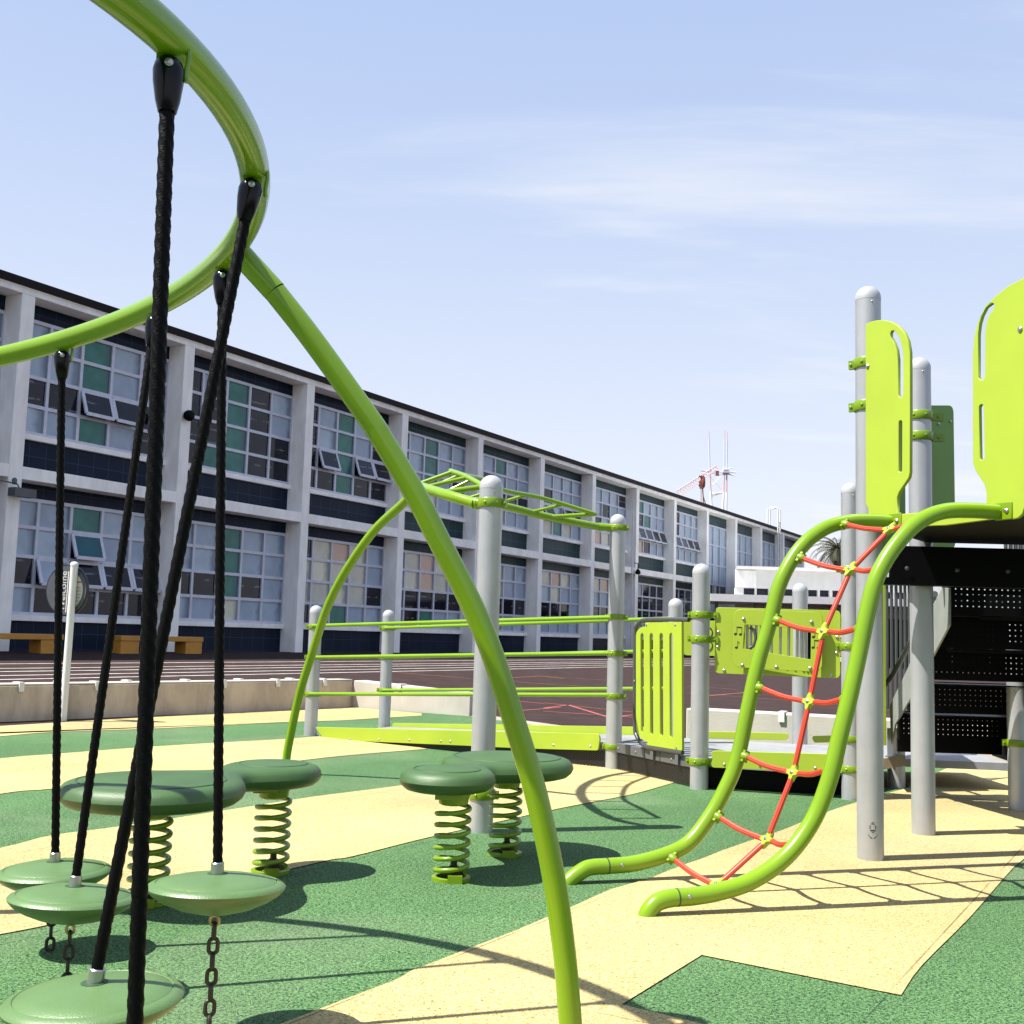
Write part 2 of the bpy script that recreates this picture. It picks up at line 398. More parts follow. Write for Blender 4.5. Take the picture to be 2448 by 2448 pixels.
def sheet_mesh(name, loops, thick, bev=.0015):
    """flat sheet with cut-outs, from 2D loops (first the outline, then holes), thickness along +-local z"""
    cu = bpy.data.curves.new(name, 'CURVE'); cu.dimensions = '2D'; cu.fill_mode = 'BOTH'; cu.extrude = max(thick/2-bev, .0002); cu.bevel_depth = bev; cu.bevel_resolution = 1
    for lp in loops:
        sp = cu.splines.new('POLY'); sp.points.add(len(lp)-1); sp.use_cyclic_u = True
        for i, p in enumerate(lp): sp.points[i].co = (p[0], p[1], 0, 1)
    o = bpy.data.objects.new(name, cu); COL.objects.link(o)
    dg = bpy.context.evaluated_depsgraph_get(); dg.update(); me = bpy.data.meshes.new_from_object(o.evaluated_get(dg))
    bpy.data.objects.remove(o); bpy.data.curves.remove(cu); return me
class Plane:
    """a vertical plane through two ground points; a = metres along it, b = height"""
    def __init__(s, p0, p1):
        s.p0 = Vector((p0[0], p0[1], 0)); s.p1 = Vector((p1[0], p1[1], 0)); s.e = (s.p1-s.p0).normalized(); s.n = Vector((-s.e.y, s.e.x, 0))
    def ab(s, u, v):
        q = vp(u, v, s.p0, s.p1); return ((q-s.p0).dot(s.e), q.z)
    def w(s, a, b, off=0.0): return s.p0 + s.e*a + Vector((0, 0, b)) + s.n*off
    def pw(s, u, v, off=0.0):
        a, b = s.ab(u, v); return s.w(a, b, off)
    def mtx(s, off=0.0):
        mm = Matrix.Identity(4); z = s.e.cross(Vector((0, 0, 1)))
        for i in range(3): mm[i][0] = s.e[i]; mm[i][1] = (0, 0, 1)[i]; mm[i][2] = z[i]; mm[i][3] = (s.p0 + s.n*off)[i]
        return mm
def sheet(name, pl, loops, thick, mats, parent, off=0.0, label=None, bev=.0015):
    me = sheet_mesh(name, loops, thick, bev); org, rz = ORG[root_of(parent).name]
    me.transform(Matrix.Translation(-org) @ pl.mtx(off))
    if rz: me.transform(Matrix.Rotation(-rz, 4, 'Z'))
    return _link(name, me, mats, parent, label)
def text_mesh(name, body, size, align='CENTER'):
    cu = bpy.data.curves.new(name, 'FONT'); cu.body = body; cu.size = size; cu.align_x = align; cu.extrude = .0015
    o = bpy.data.objects.new(name, cu); COL.objects.link(o)
    dg = bpy.context.evaluated_depsgraph_get(); dg.update(); me = bpy.data.meshes.new_from_object(o.evaluated_get(dg))
    bpy.data.objects.remove(o); bpy.data.curves.remove(cu); return me
SKY_S, CLOUD, VEIL, EXPO = .0725, (5.7, 5.8, 6.0), (3.25, 4.0, 5.75), 1.25

# ================================================================ THE SETTING
# school building frame: d runs along the facade (away to the right), n points into the building
PHI = .5149
BD = Vector((math.sin(PHI), math.cos(PHI), 0)); BN = Vector((-math.cos(PHI), math.sin(PHI), 0))
D0, S0, BAY, PW = 23.925, 17.82, 5.3927, .3765
ZB, ZBAND, ZTOP, ZROOF = .355, 4.465, 8.981, 9.355
def B(s, z, q=0.0): return BN*(D0+q) + BD*s + Vector((0, 0, z))

# ---- asphalt yard, one sheet out to the horizon: level near the playground, rising gently to the school
def az(q): return -.012 if q < 9.3 else (-.012 + (q-9.3)/(D0-.4-9.3)*(ZB-.025+.012) if q < D0-.4 else ZB-.025)
mb = MB(); qs = [-900, -200, -60, -20, 9.3, D0-.4, D0+60, D0+300, D0+900]
ss = [-900, -200, -40, 0, 40, 80, 200, 500, 1500]
for i, q in enumerate(qs):
    for s in ss: mb.v.append(BD*s + BN*q + Vector((0, 0, az(q))))
for i in range(len(qs)-1):
    for j in range(len(ss)-1):
        a = i*len(ss)+j; mb.f.append([a, a+1, a+len(ss)+1, a+len(ss)]); mb.mi.append(0); mb.sm.append(False)
struct('asphalt_ground', mb, 'asphalt')
def ga(u, v, dz=.005):   # a point of the photo on the sloping asphalt
    r = ray(u, v); k = (ZB-.025+.012)/(D0-.4-9.3)
    # z = k*(P.n) + c
    c = -.012 - 9.3*k + dz
    t = (c - EYE.z + k*EYE.dot(BN))/(r.z - k*r.dot(BN)); p = EYE + r*t
    if p.dot(BN) < 9.3: p = gp(u, v, -.012+dz)
    return p
def strip(mb, a, b, w):
    d = (b-a); d.z = 0; d.normalize(); nn = Vector((-d.y, d.x, 0))*w/2
    mb.poly([a-nn, b-nn, b+nn, a+nn])
# white running lines parallel to the school
mb = MB()
for v in (1587, 1598, 1605.5, 1615, 1624.5):
    q = ga(0, v).dot(BN); s0, s1 = 4, 62
    for k in range(12):
        a, b = s0+(s1-s0)*k/12, s0+(s1-s0)*(k+1)/12
        mb.poly([BD*s+BN*qq+Vector((0, 0, az(qq)+.005)) for s, qq in ((a, q-.05), (b, q-.05), (b, q+.05), (a, q+.05))])
struct('white_line_marking', mb, 'line')
mb = MB()
for a, b, w in (((1300, 1680), (1521, 1703), .05), ((1300, 1693), (1358, 1685), .06), ((1358, 1685), (1450, 1713), .06), ((1300, 1700), (1530, 1716), .05),
                ((1450, 1716), (1530, 1707), .06), ((1226, 1700), (1340, 1691), .05), ((1240, 1676), (1300, 1682), .05), ((1640, 1640), (1760, 1648), .05), ((1895, 1637), (1935, 1640), .07), ((1640, 1656), (2010, 1684), .035)):
    strip(mb, ga(*a), ga(*b), w)
struct('red_line_marking', mb, 'redline')
mb = MB()
for a, b, w in (((1695, 1663), (1790, 1655), .06), ((932, 1606), (1124, 1622), .04), ((1226, 1620), (1290, 1616), .05), ((1290, 1616), (1349, 1622), .05), ((1233, 1630), (1412, 1642), .05), ((1300, 1617), (1450, 1626), .04)):
    strip(mb, ga(*a, .006), ga(*b, .006), w)
struct('orange_line_marking', mb, 'orline')

# ---- rubber play surface: green base sheet, yellow bands 4 mm above it
WL0 = gp(0, 1729); WL1 = gp(840, 1691); WE = gp(1122, 1712)
wd = (WL0-WL1).normalized(); WLX = WL1 + wd*14
WR0 = Vector((1.74, 11.28, 0)); WR1 = Vector((3.77, 10.27, 0)); WRX = WR1 + (WR1-WR0).normalized()*9
def P2(x, y, z=0.0): return Vector((x, y, z))
mb = MB(); mb.poly([WLX, P2(-16, -6), P2(12, -6), P2(14, 4), WRX, WR1, WR0, WE, WL1])
struct('green_rubber_surface', mb, 'green')
def smooth2(ps, n=5): return spline(ps, n)
def band(upper, lower):
    mb = MB(); a = smooth2([gp(u, v, .004) for u, v in upper]); b = smooth2([gp(u, v, .004) for u, v in lower])
    mb.poly(a + b[::-1]); return mb
bands = []
# far band under the low wall
mb = MB(); ed = [(0, 1760), (127, 1750), (380, 1741), (676, 1726.5), (816, 1722), (900, 1716.7), (1008, 1710.5)]
low = smooth2([gp(u, v, .004) for u, v in ed])
mb.poly([WLX+Vector((.05, -.02, .004)), WL0+Vector((.01, -.01, .004)), WL1+Vector((.0, -.012, .004)), gp(1008, 1705, .004)] + low[::-1] + [P2(-9.5, 6.2, .004)]); bands.append(mb)
bands.append(band([(-1100, 1950), (-420, 1862), (0, 1813), (127, 1802.5), (380, 1783.5), (676, 1766.6), (754, 1761), (840, 1757)],
                  [(-1100, 2110), (-420, 1975), (0, 1897.5), (127, 1885), (380, 1857), (700, 1820), (843, 1804.5), (1022, 1790)]))
bands.append(band([(-1100, 2270), (-520, 2140), (0, 2027), (127, 1996), (309, 1972), (692, 1913), (766, 1902), (975, 1875), (1130, 1850), (1300, 1818), (1420, 1822)],
                  [(-1000, 2480), (-520, 2330), (0, 2233), (127, 2208), (400, 2148), (766, 2060), (843.6, 2046.5), (1039, 1998), (1320, 1936), (1416, 1917), (1517, 1897), (1613, 1870)]))
# near curving band with the green square cut out of its front edge
upper = smooth2([gp(u, v, .004) for u, v in [(2500, 1858), (2300, 1853), (2164, 1885), (2045, 1918.6), (1986, 1938), (1927, 1961), (1873, 1983), (1792, 2010), (1726, 2033), (1672, 2054), (1610, 2075.6), (1540, 2103), (1466, 2124), (1416, 2145), (1362, 2170), (1304, 2194), (1231, 2225), (1115, 2269), (1037, 2300), (983, 2320), (952, 2339), (843.6, 2381), (669, 2448)]], 3)
near = [gp(669, 2448, .004) + Vector((-.35, -.32, 0)), P2(-1.7, 1.7, .004), P2(-.6, 1.2, .004)]
g0, g1, g2, g3 = gp(1683, 2448, .004), gp(1486, 2401, .004), gp(1677.5, 2282.6, .004), gp(2154, 2378.5, .004)
g0 = g1 + (g0-g1)*1.0
edge = smooth2([g3, gp(2205, 2306, .004), gp(2319, 2192, .004), gp(2407, 2091, .004), gp(2448, 2053, .004), gp(2560, 1975, .004), gp(2740, 1900, .004)], 3)
mb = MB(); mb.poly(upper + near + [g1+(g0-g1)*2.6, g0, g1, g2] + edge); bands.append(mb)
for mb in bands: struct('yellow_rubber_band', mb, 'yellow')
# yellow behind the tall deck
mb = MB(); mb.poly([gp(u, v, .006) for u, v in [(2164, 1872), (2235, 1849), (2275, 1832), (2406, 1843.5), (2600, 1862), (2600, 1935), (2400, 1915), (2200, 1900)]]); struct('yellow_rubber_band', mb, 'yellow')
# pale kerb along the opening to the yard
mb = MB(); a, b = WE+Vector((.02, -.1, 0)), WR0+Vector((-.02, .06, 0)); dd = (b-a).normalized(); nn = Vector((-dd.y, dd.x, 0))
mb.hexa([a+nn*.0+Vector((0,0,-.05)), b+Vector((0,0,-.05)), b+nn*.28+Vector((0,0,-.05)), a+nn*.28+Vector((0,0,-.05)), a+Vector((0,0,.012)), b+Vector((0,0,.012)), b+nn*.28+Vector((0,0,.012)), a+nn*.28+Vector((0,0,.012))])
struct('kerb_strip', mb, 'kerb')

# ---- low concrete walls with skate stops
def wall_run(mb, pts, hts, th, side):
    """a wall along pts (front foot), th thick on the far side"""
    k = len(pts); off = []
    for i in range(k):
        a = pts[max(i-1, 0)]; b = pts[min(i+1, k-1)]; t = (b-a).normalized(); off.append(Vector((-t.y, t.x, 0))*side)
    for i in range(k-1):
        p, q = pts[i], pts[i+1]; a, b = p+off[i]*th, q+off[i+1]*th; h0, h1 = Vector((0, 0, hts[i])), Vector((0, 0, hts[i+1])); dn = Vector((0, 0, -.3))
        mb.add([p+dn, q+dn, b+dn, a+dn, p+h0, q+h1, b+h1, a+h0], [(0, 1, 5, 4), (2, 3, 7, 6), (4, 5, 6, 7)] + ([(3, 0, 4, 7)] if i == 0 else []) + ([(1, 2, 6, 5)] if i == k-2 else []))
t = thing('retaining_wall', 'long low weathered concrete wall with white top edge between yellow surface and yard', 'wall', WL1)
hl = WL1.z
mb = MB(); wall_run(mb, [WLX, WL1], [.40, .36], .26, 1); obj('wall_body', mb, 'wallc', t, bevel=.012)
mb = MB(); wall_run(mb, [WLX, WL1], [.012, .012], .268, 1)
mb = MB()
p, q = WLX + Vector((0, 0, .402)), WL1 + Vector((0, 0, .362)); dd = (q-p).normalized(); nn = Vector((-dd.y, dd.x, 0)).normalized()
mb.hexa([p-nn*.004, q-nn*.004, q+nn*.264, p+nn*.264, p-nn*.004+Vector((0,0,.016)), q-nn*.004+Vector((0,0,.016)), q+nn*.264+Vector((0,0,.016)), p+nn*.264+Vector((0,0,.016))])
obj('wall_capping', mb, 'wallw', t, bevel=.006)
def stop_mb(p, dirv, nn):
    mb = MB(); mb.box(p+Vector((0, 0, .012))+nn*.05, dirv*.028, nn*.062, Vector((0, 0, .008))); mb.box(p-nn*.014+Vector((0, 0, -.03)), dirv*.028, nn*.007, Vector((0, 0, .048))); return mb
wv = (WL1-WLX).normalized(); wvh = Vector((wv.x, wv.y, 0)).normalized(); wnn = Vector((-wvh.y, wvh.x, 0))
first = None; pl = Plane(WLX, WL1); org = WL1
for u in (50, 232, 535, 663, 775, -160):
    a, b = pl.ab(u, 1640); p = pl.w(a, 0) + Vector((0, 0, .36 + .04*(1 - a/14) + .016))
    if first is None:
        me = stop_mb(Vector((0, 0, 0)), wvh, wnn).mesh('skate_stop'); first = _link('skate_stop', me, 'white', t); o = first
    else: o = first.copy(); COL.objects.link(o)
    o.parent = t; o.location = p - org
for u in (168, 330, 470, 597, 720):
    a, b = pl.ab(u, 1634); p = pl.w(a, 0) + Vector((0, 0, .36 + .04*(1 - a/14) + .016)) + wnn*.262
    o = first.copy(); COL.objects.link(o); o.parent = t; o.location = p - org; o.rotation_euler = (0, 0, math.pi)
# sunlit return towards the gap
t2 = thing('return_wall', 'short sunlit white concrete wall ending at the gap behind the ramp rails', 'wall', WE)
mb = MB(); wall_run(mb, [WL1+Vector((.02, -.016, 0)), WE], [.366, .285], .26, 1); obj('wall_body', mb, 'wallw', t2, bevel=.012)
dv = (WE-WL1).normalized(); nv = Vector((-dv.y, dv.x, 0)); p = WL1.lerp(WE, .42)+Vector((0, 0, .335)); o = first.copy(); COL.objects.link(o); o.parent = t2; o.location = p-WE; o.rotation_euler = (0, 0, math.atan2(dv.y, dv.x)-math.atan2(wvh.y, wvh.x))
t3 = thing('far_wall', 'pale low concrete wall running behind the transfer deck and the black stairs', 'wall', WR0)
mb = MB(); wall_run(mb, [WR0, WR1, WRX], [.38, .38, .40], .26, 1); obj('wall_body', mb, 'wallw', t3, bevel=.012)
dv = (WR1-WR0).normalized()
for u in (1869, 2200):
    pl3 = Plane(WR0, WR1); a, b = pl3.ab(u, 1700); p = pl3.w(a, .38); o = first.copy(); COL.objects.link(o); o.parent = t3; o.location = p-WR0; o.rotation_euler = (0, 0, math.atan2(dv.y, dv.x)-math.atan2(wvh.y, wvh.x))

# ================================================================ SCHOOL BUILDING
sb = thing('school_building', 'long two storey white school building with concrete fins, dark tile bands and metal windows', 'building', B(S0, ZB), None, math.pi/2-PHI)
REC = .60
NB = 13     # bays; bay i lies between fin i and fin i+1, bay -1 at the left edge
LO, HI = -2, NB
mb = MB()
def bx(mb, s0, s1, q0, q1, z0, z1, mi=0):
    mb.hexa([B(s0, z0, q0), B(s1, z0, q0), B(s1, z0, q1), B(s0, z0, q1), B(s0, z1, q0), B(s1, z1, q0), B(s1, z1, q1), B(s0, z1, q1)], mi)
SL, SR = S0+BAY*LO, S0+BAY*HI+PW
bx(mb, SL, SR, REC+.14, 14, ZB-.3, ZROOF-.12); obj('building_core', mb, 'stucco', sb)
for i in range(LO, HI+1):
    mb = MB(); s = S0+BAY*i; bx(mb, s, s+PW, 0, REC+.14, ZB-.3, ZTOP); obj('pilaster', mb, 'stucco', sb, bevel=.012)
mb = MB(); bx(mb, SL, SR, -.003, REC+.14, ZTOP, ZROOF-.20); obj('roof_beam', mb, 'stucco', sb, bevel=.01)
mb = MB(); bx(mb, SL-.1, SR+.1, -.07, 14.2, ZROOF-.20, ZROOF); obj('roof_fascia', mb, 'fascia', sb)
for i in range(LO, 9):
    s = S0+BAY*i+PW
    mb = MB(); bx(mb, s, s+BAY-PW, .004, REC+.14, ZBAND, ZBAND+.31); obj('floor_band', mb, 'stucco', sb, bevel=.01)
WIN = {   # pane pattern: 4 rows (top to bottom) of 5; f frosted, d dark, g green, w cream and p peach painted reflections, t teal; capitals are sashes tilted open
 (-1, 1): ['fffff', 'fffff', 'dfddf', 'fffff'], (-1, 0): ['fffff', 'fffff', 'dfdff', 'fffff'],
 (0, 1): ['ffgff', 'ffgff', 'ddDDd', 'ffgfd'], (0, 0): ['ffgff', 'ffTff', 'dFDDD', 'fdddd'],
 (1, 1): ['dfgdf', 'ddgdf', 'ddgdd', 'dggdd'], (1, 0): ['ffgff', 'ffgff', 'ddgdf', 'ffwff'],
 (2, 1): ['dfgff', 'dfgfd', 'dDgDD', 'ddgdd'], (2, 0): ['dwpwf', 'wwwwf', 'wwwwd', 'dfgff'],
 (3, 1): ['ffgff', 'ffgff', 'ffgfd', 'ffwff'], (3, 0): ['wwpwf', 'wwpwf', 'ddddd', 'fdgff'],
 (4, 1): ['ffgff', 'fdfff', 'ffddd', 'wpwff'], (4, 0): ['wpwff', 'wpwff', 'ddddd', 'fdfff'],
 (5, 1): ['fffff', 'fdfff', 'dDfDd', 'wwgwf'], (5, 0): ['wwpwf', 'ffwff', 'ddddf', 'fffff'],
 (6, 1): ['ffffd', 'ffdff', 'fdfdd', 'wpwff'], (6, 0): ['wwpff', 'fffff', 'ddddd', 'fffff'],
 (7, 1): ['fgfff', 'fdgff', 'DDDDD', 'wpdff'], (7, 0): ['dfddd', 'ddddd', 'ddddd', 'fffff'],
 (8, 1): ['fdfff', 'fdfff', 'DDDDD', 'fffff'], (8, 0): ['ddddd', 'ddddd', 'ddddd', 'ddddd'],
}
PM = {'f': 0, 'd': 1, 'g': 2, 'w': 3, 'p': 4, 't': 5}; PML = ['pf', 'pd', 'pg', 'pw', 'pp', 'pt']
def window(s0, s1, z0, z1, rows, tag_):
    q = REC; nr = len(rows); nc = len(rows[0]); fr = .07
    f = MB()
    bx(f, s0, s1, q-.02, q+.08, z1-.09, z1); bx(f, s0, s1, q-.02, q+.08, z0, z0+.08)
    for c in range(nc+1):
        x = s0 + (s1-s0)*c/nc; bx(f, max(x-.045, s0), min(x+.045, s1), q-.016, q+.075, z0+.08, z1-.09)
    for r in range(1, nr):
        z = z1 - (z1-z0)*r/nr; bx(f, s0+.05, s1-.05, q-.010, q+.07, z-.045, z+.045)
    w = obj('window', f, 'frame', sb)
    g = MB(); sash = []
    for r in range(nr):
        for c in range(nc):
            ch = rows[r][c]; x0 = s0+(s1-s0)*c/nc; x1 = s0+(s1-s0)*(c+1)/nc; zt = z1-(z1-z0)*r/nr; zb = z1-(z1-z0)*(r+1)/nr
            if ch.isupper():
                g.poly([B(x0, zb, q+.05), B(x1, zb, q+.05), B(x1, zt, q+.05), B(x0, zt, q+.05)], 1)
                sash.append((x0+.05, x1-.05, zb+.03, zt-.05, ch.lower()))
            else: g.poly([B(x0, zb, q+.035), B(x1, zb, q+.035), B(x1, zt, q+.035), B(x0, zt, q+.035)], PM[ch])
    uv_panes(obj('panes', g, PML, w))
    for x0, x1, zb, zt, ch in sash:
        h = zt-zb; th = R(20); dn = -BN*math.sin(th) - Vector((0, 0, math.cos(th))); nrm = BN*math.cos(th) - Vector((0, 0, math.sin(th)))
        a = B(x0, zt, q-.03); b = B(x1, zt, q-.03); k = MB(); e = BD*.045
        c0 = a+dn*h; c1 = b+dn*h
        k.bar(a, c0, .09, .045, 0, upv=BN); k.bar(b, c1, .09, .045, 0, upv=BN); k.bar(a, b, .045, .08); k.bar(c0, c1, .05, .09)
        k.poly([a-nrm*.004, b-nrm*.004, c1-nrm*.004, c0-nrm*.004], 1)
        uv_panes(obj('open_sash', k, ['frame', PML[PM[ch]]], w))
def sill(s0, s1, z): 
    k = MB(); bx(k, s0, s1, REC-.10, REC+.1, z-.14, z-.002); obj('sill', k, 'stucco', sb, bevel=.006)
def tiles(s0, s1, z0, z1, m_='navy', q=REC+.02):
    """dark tile panel, own local frame so that the joints run along it"""
    k = MB(); bx(k, s0, s1, q, q+.1, z0, z1); obj('tile_panel', k, m_, sb)
for i in range(LO, NB):
    s0 = S0+BAY*i+PW; s1 = S0+BAY*(i+1)
    tm = 'navy' if i < 3 else 'teal'
    if i <= 8:
        pu = WIN.get((i, 1), WIN[(0, 1)]); pl_ = WIN.get((i, 0), WIN[(2, 0)])
        tiles(s0, s1, 8.60, ZTOP+.05, tm); window(s0, s1, 5.69, 8.60, pu, i); sill(s0, s1, 5.69); tiles(s0, s1, ZBAND+.3, 5.55, tm)
        tiles(s0, s1, 4.11, ZBAND, tm); window(s0, s1, 1.20, 4.11, pl_, i); sill(s0, s1, 1.20); tiles(s0, s1, ZB-.2, 1.06, 'navy')
    elif i == 9:
        tiles(s0, s1, 8.35, ZTOP+.05, 'teal'); window(s0, s1, 3.4, 8.35, ['ffff', 'ffff', 'ffff', 'dddd'], i)
        k = MB(); bx(k, s0, s1, .1, REC+.1, ZB-.3, 3.4); obj('stair_wall', k, 'stucco', sb)
    else:
        tiles(s0, s1, 8.3, ZTOP+.05, 'teal'); window(s0, s1, 3.6, 8.3, ['ffff', 'wfff', 'ffdf', 'ffff'], i)
        k = MB(); bx(k, s0, s1, .3, REC+.1, ZB-.3, 3.6); obj('lower_wall', k, 'stucco', sb)
# lamps, camera box and cage ladder fixed to the facade
k = MB(); c = B(S0+BAY+.12, 6.95, -.16); k.lathe(c-BN*.16, [(.0, .0), (.09, .01), (.15, .08), (.16, .16), (.13, .24), (.05, .3), (.05, .36)], 20, axis=BN); obj('round_wall_lamp', k, 'black', sb)
k = MB(); c = B(S0+.22, 4.12, -.25); k.box(c-Vector((0,0,.02)), BD*.30, BN*.13, Vector((0, 0, .10))); k.tube([B(S0-.75, 4.36, -.05), B(S0-.3, 4.34, -.12), B(S0+.1, 4.3, -.2), B(S0+.16, 4.2, -.22)], .018, 8); k.lathe(B(S0+.02, 4.28, -.2), [(.03, 0), (.06, .03), (.06, .12), (.03, .16)], 12); obj('floodlight', k, 'beam', sb)
k = MB(); c = B(S0+BAY*7-.15, ZBAND+.1, -.2); k.lathe(c-Vector((0, 0, .14)), [(.02, 0), (.13, .03), (.15, .12), (.08, .24), (.02, .3)], 14); k.tube([c+Vector((0, 0, .1)), c+Vector((0, 0, .45)), B(S0+BAY*7-.15, ZBAND+.55, 0)], .025, 8); obj('hooded_wall_lamp', k, 'black', sb)
k = MB(); k.lathe(B(S0+BAY*4+1.9, ZBAND+.31, .25), [(.18, 0), (.2, .1), (.15, .22), (.05, .28)], 14); obj('round_vent', k, 'white', sb)
k = MB(); sl = S0+BAY*11+3.5
for ds in (-.28, .28): k.tube([B(sl+ds, 3.3, -.25), B(sl+ds, ZROOF+1.3, -.25), B(sl+ds, ZROOF+1.42, .1), B(sl+ds, ZROOF+1.3, .5), B(sl+ds, ZROOF, .5)], .05, 8)
for j in range(22): k.tube([B(sl-.28, 3.4+j*.3, -.25), B(sl+.28, 3.4+j*.3, -.25)], .03, 6)
obj('roof_ladder', k, 'white', sb)
k = MB(); k.tube([B(S0+BAY*7-.5, .5, -.03), B(S0+BAY*7-.5, ZTOP-1.2, -.03)], .03, 8); obj('downpipe', k, 'white', sb)

# ---- white annex with a flat canopy at the far end
an = thing('annex_building', 'low white annex with clerestory windows and flat canopy beyond the school', 'building', (20, 60, .3))
def axp(u, v, y): return dp(u, v, y)
y0 = 60.0
def abox(mb, u0, u1, v0, v1, y, dep, mi=0):
    a = dp(u0, v0, y); b = dp(u1, v1, y); zt, zb = a.z, b.z
    mb.hexa([Vector((a.x, y, zb)), Vector((b.x, y, zb)), Vector((b.x, y+dep, zb)), Vector((a.x, y+dep, zb)), Vector((a.x, y, zt)), Vector((b.x, y, zt)), Vector((b.x, y+dep, zt)), Vector((a.x, y+dep, zt))], mi)
zt, zw1, zw0, zc1, zc0 = zy(1362, 1800, y0), zy(1406, 1800, y0), zy(1429, 1800, y0), zy(1424, 1800, 56), zy(1441, 1800, 56)
xa, xb = dp(1757, 1400, y0).x, dp(2700, 1400, y0).x
k = MB(); k.hexa([Vector((x, y, z)) for z in (zw1, zt) for x, y in ((xa, y0), (xb, y0), (xb, y0+14), (xa*(y0+14)/y0, y0+14))]); obj('parapet_wall', k, 'stuccow', an)
k = MB(); k.hexa([Vector((x, y, z)) for z in (.2, zw0) for x, y in ((xa, y0), (xb, y0), (xb, y0+14), (xa*(y0+14)/y0, y0+14))]); obj('lower_wall', k, 'stuccow', an)
k = MB(); k.hexa([Vector((x, y, z)) for z in (zt, zt+.16) for x, y in ((xa-.0, y0-.35), (xb+.3, y0-.35), (xb+.3, y0+14), (xa*(y0+14)/y0, y0+14))]); obj('roof_edge', k, 'white', an)
k = MB(); k.hexa([Vector((x, y, z)) for z in (zw0+.002, zw1-.002) for x, y in ((xa+.1, y0+.25), (xb, y0+.25), (xb, y0+.4), (xa+.1, y0+.4))]); obj('clerestory_glass', k, 'pd', an)
us = [(1758, 1778), (1805, 1809), (1838, 1870), (1900, 1906), (1928, 1932), (1955, 1960), (1983, 1990), (2016, 2022), (2040, 2060)]
for u0, u1 in us + [(2060+i*36, 2066+i*36) for i in range(17)]:
    k = MB(); x0, x1 = dp(u0, 1410, y0).x, dp(u1, 1410, y0).x; k.hexa([Vector((x, y, z)) for z in (zw0, zw1) for x, y in ((x0, y0+.004), (x1, y0+.004), (x1, y0+.3), (x0, y0+.3))]); obj('window_post', k, 'stuccow', an)
k = MB()
for u0, u1 in ((1709, 1805),): k.hexa([Vector((x, y, z)) for z in (zw0+.3, zw1-.1) for x, y in ((dp(u1, 1410, y0).x, y0+.26), (dp(1838, 1410, y0).x, y0+.26), (dp(1838, 1410, y0).x, y0+.3), (dp(u1, 1410, y0).x, y0+.3))])
yc = 56.0; xc0, xc1 = dp(1690, 1430, yc).x, dp(2700, 1430, yc).x
k = MB(); k.hexa([Vector((x, y, z)) for z in (zc0, zc1) for x, y in ((xc0, yc-1), (xc1, yc-1), (xc1, y0), (xc0, y0))]); obj('canopy', k, 'white', an)
for i in range(11):
    x = xc0 + .4 + i*1.9; k = MB(); k.hexa([Vector((xx, yy, z)) for z in (.2, zc0) for xx, yy in ((x, yc), (x+.16, yc), (x+.16, yc+.16), (x, yc+.16))]); obj('canopy_post', k, 'beam', an)
k = MB(); k.hexa([Vector((x, y, z)) for z in (.2, zc0-.5) for x, y in ((xc0, y0-.15), (xc1, y0-.15), (xc1, y0-.02), (xc0, y0-.02))]); obj('canopy_shade_sheet', k, 'fascia', an)  # near-black sheet standing in for the shade under the canopy
k = MB()
x0, x1 = dp(1759, 1400, y0).x, dp(1809, 1400, y0).x; nrib = 16
for i in range(nrib):
    x = x0+(x1-x0)*i/nrib; k.box(Vector((x, y0-.03, (zt+zw1)/2)), (.03, 0, 0), (0, .03, 0), (0, 0, (zt-zw1)/2-.05))
obj('ribbed_cladding', k, 'stucco', an)

# ---- palm beyond the annex
pc = dp(2004, 1318, 105); palm = thing('palm_tree', 'date palm with drooping fronds showing above the white annex roof', 'palm tree', (pc.x, 105, .3))
k = MB(); k.tube([(pc.x+.2, 105, .2), (pc.x+.1, 105, pc.z*.5), (pc.x, 105, pc.z-.3)], [.5, .42, .40], 14); k.lathe((pc.x, 105, pc.z-1.3), [(.4, 0), (.75, .5), (.6, 1.1), (.2, 1.5)], 12); obj('trunk', k, 'bark', palm)
k = MB()
for i in range(54):
    a = i*2.399; el = 1.3 - 1.75*(i/54); L_ = 2.9+random.random()*.5; dirh = Vector((math.cos(a), math.sin(a), 0)); p = Vector((pc.x, 105, pc.z)); pts = [p.copy()]; an_ = el
    for j in range(9): 
        p = p + (dirh*math.cos(an_) + Vector((0, 0, math.sin(an_))))*L_/9; an_ -= .17+.03*j*.5; pts.append(p.copy())
    k.tube(pts, [.05*(1-j/11) for j in range(10)], 4)
    sd = Vector((-dirh.y, dirh.x, 0))
    for j in range(1, 10):
        tgt = (pts[j]-pts[j-1]).normalized()
        for sgn in (-1, 1):
            for h in (0, .5):
                b0 = pts[j-1].lerp(pts[j], h); ll = .55*(1-abs(j-4.5)/9); tip = b0 + sd*sgn*ll*.75 + tgt*ll*.55 - Vector((0, 0, ll*.35)); w_ = tgt*.045
                k.add([b0-w_, b0+w_, tip], [(0, 1, 2)])
obj('crown', k, 'frond', palm)

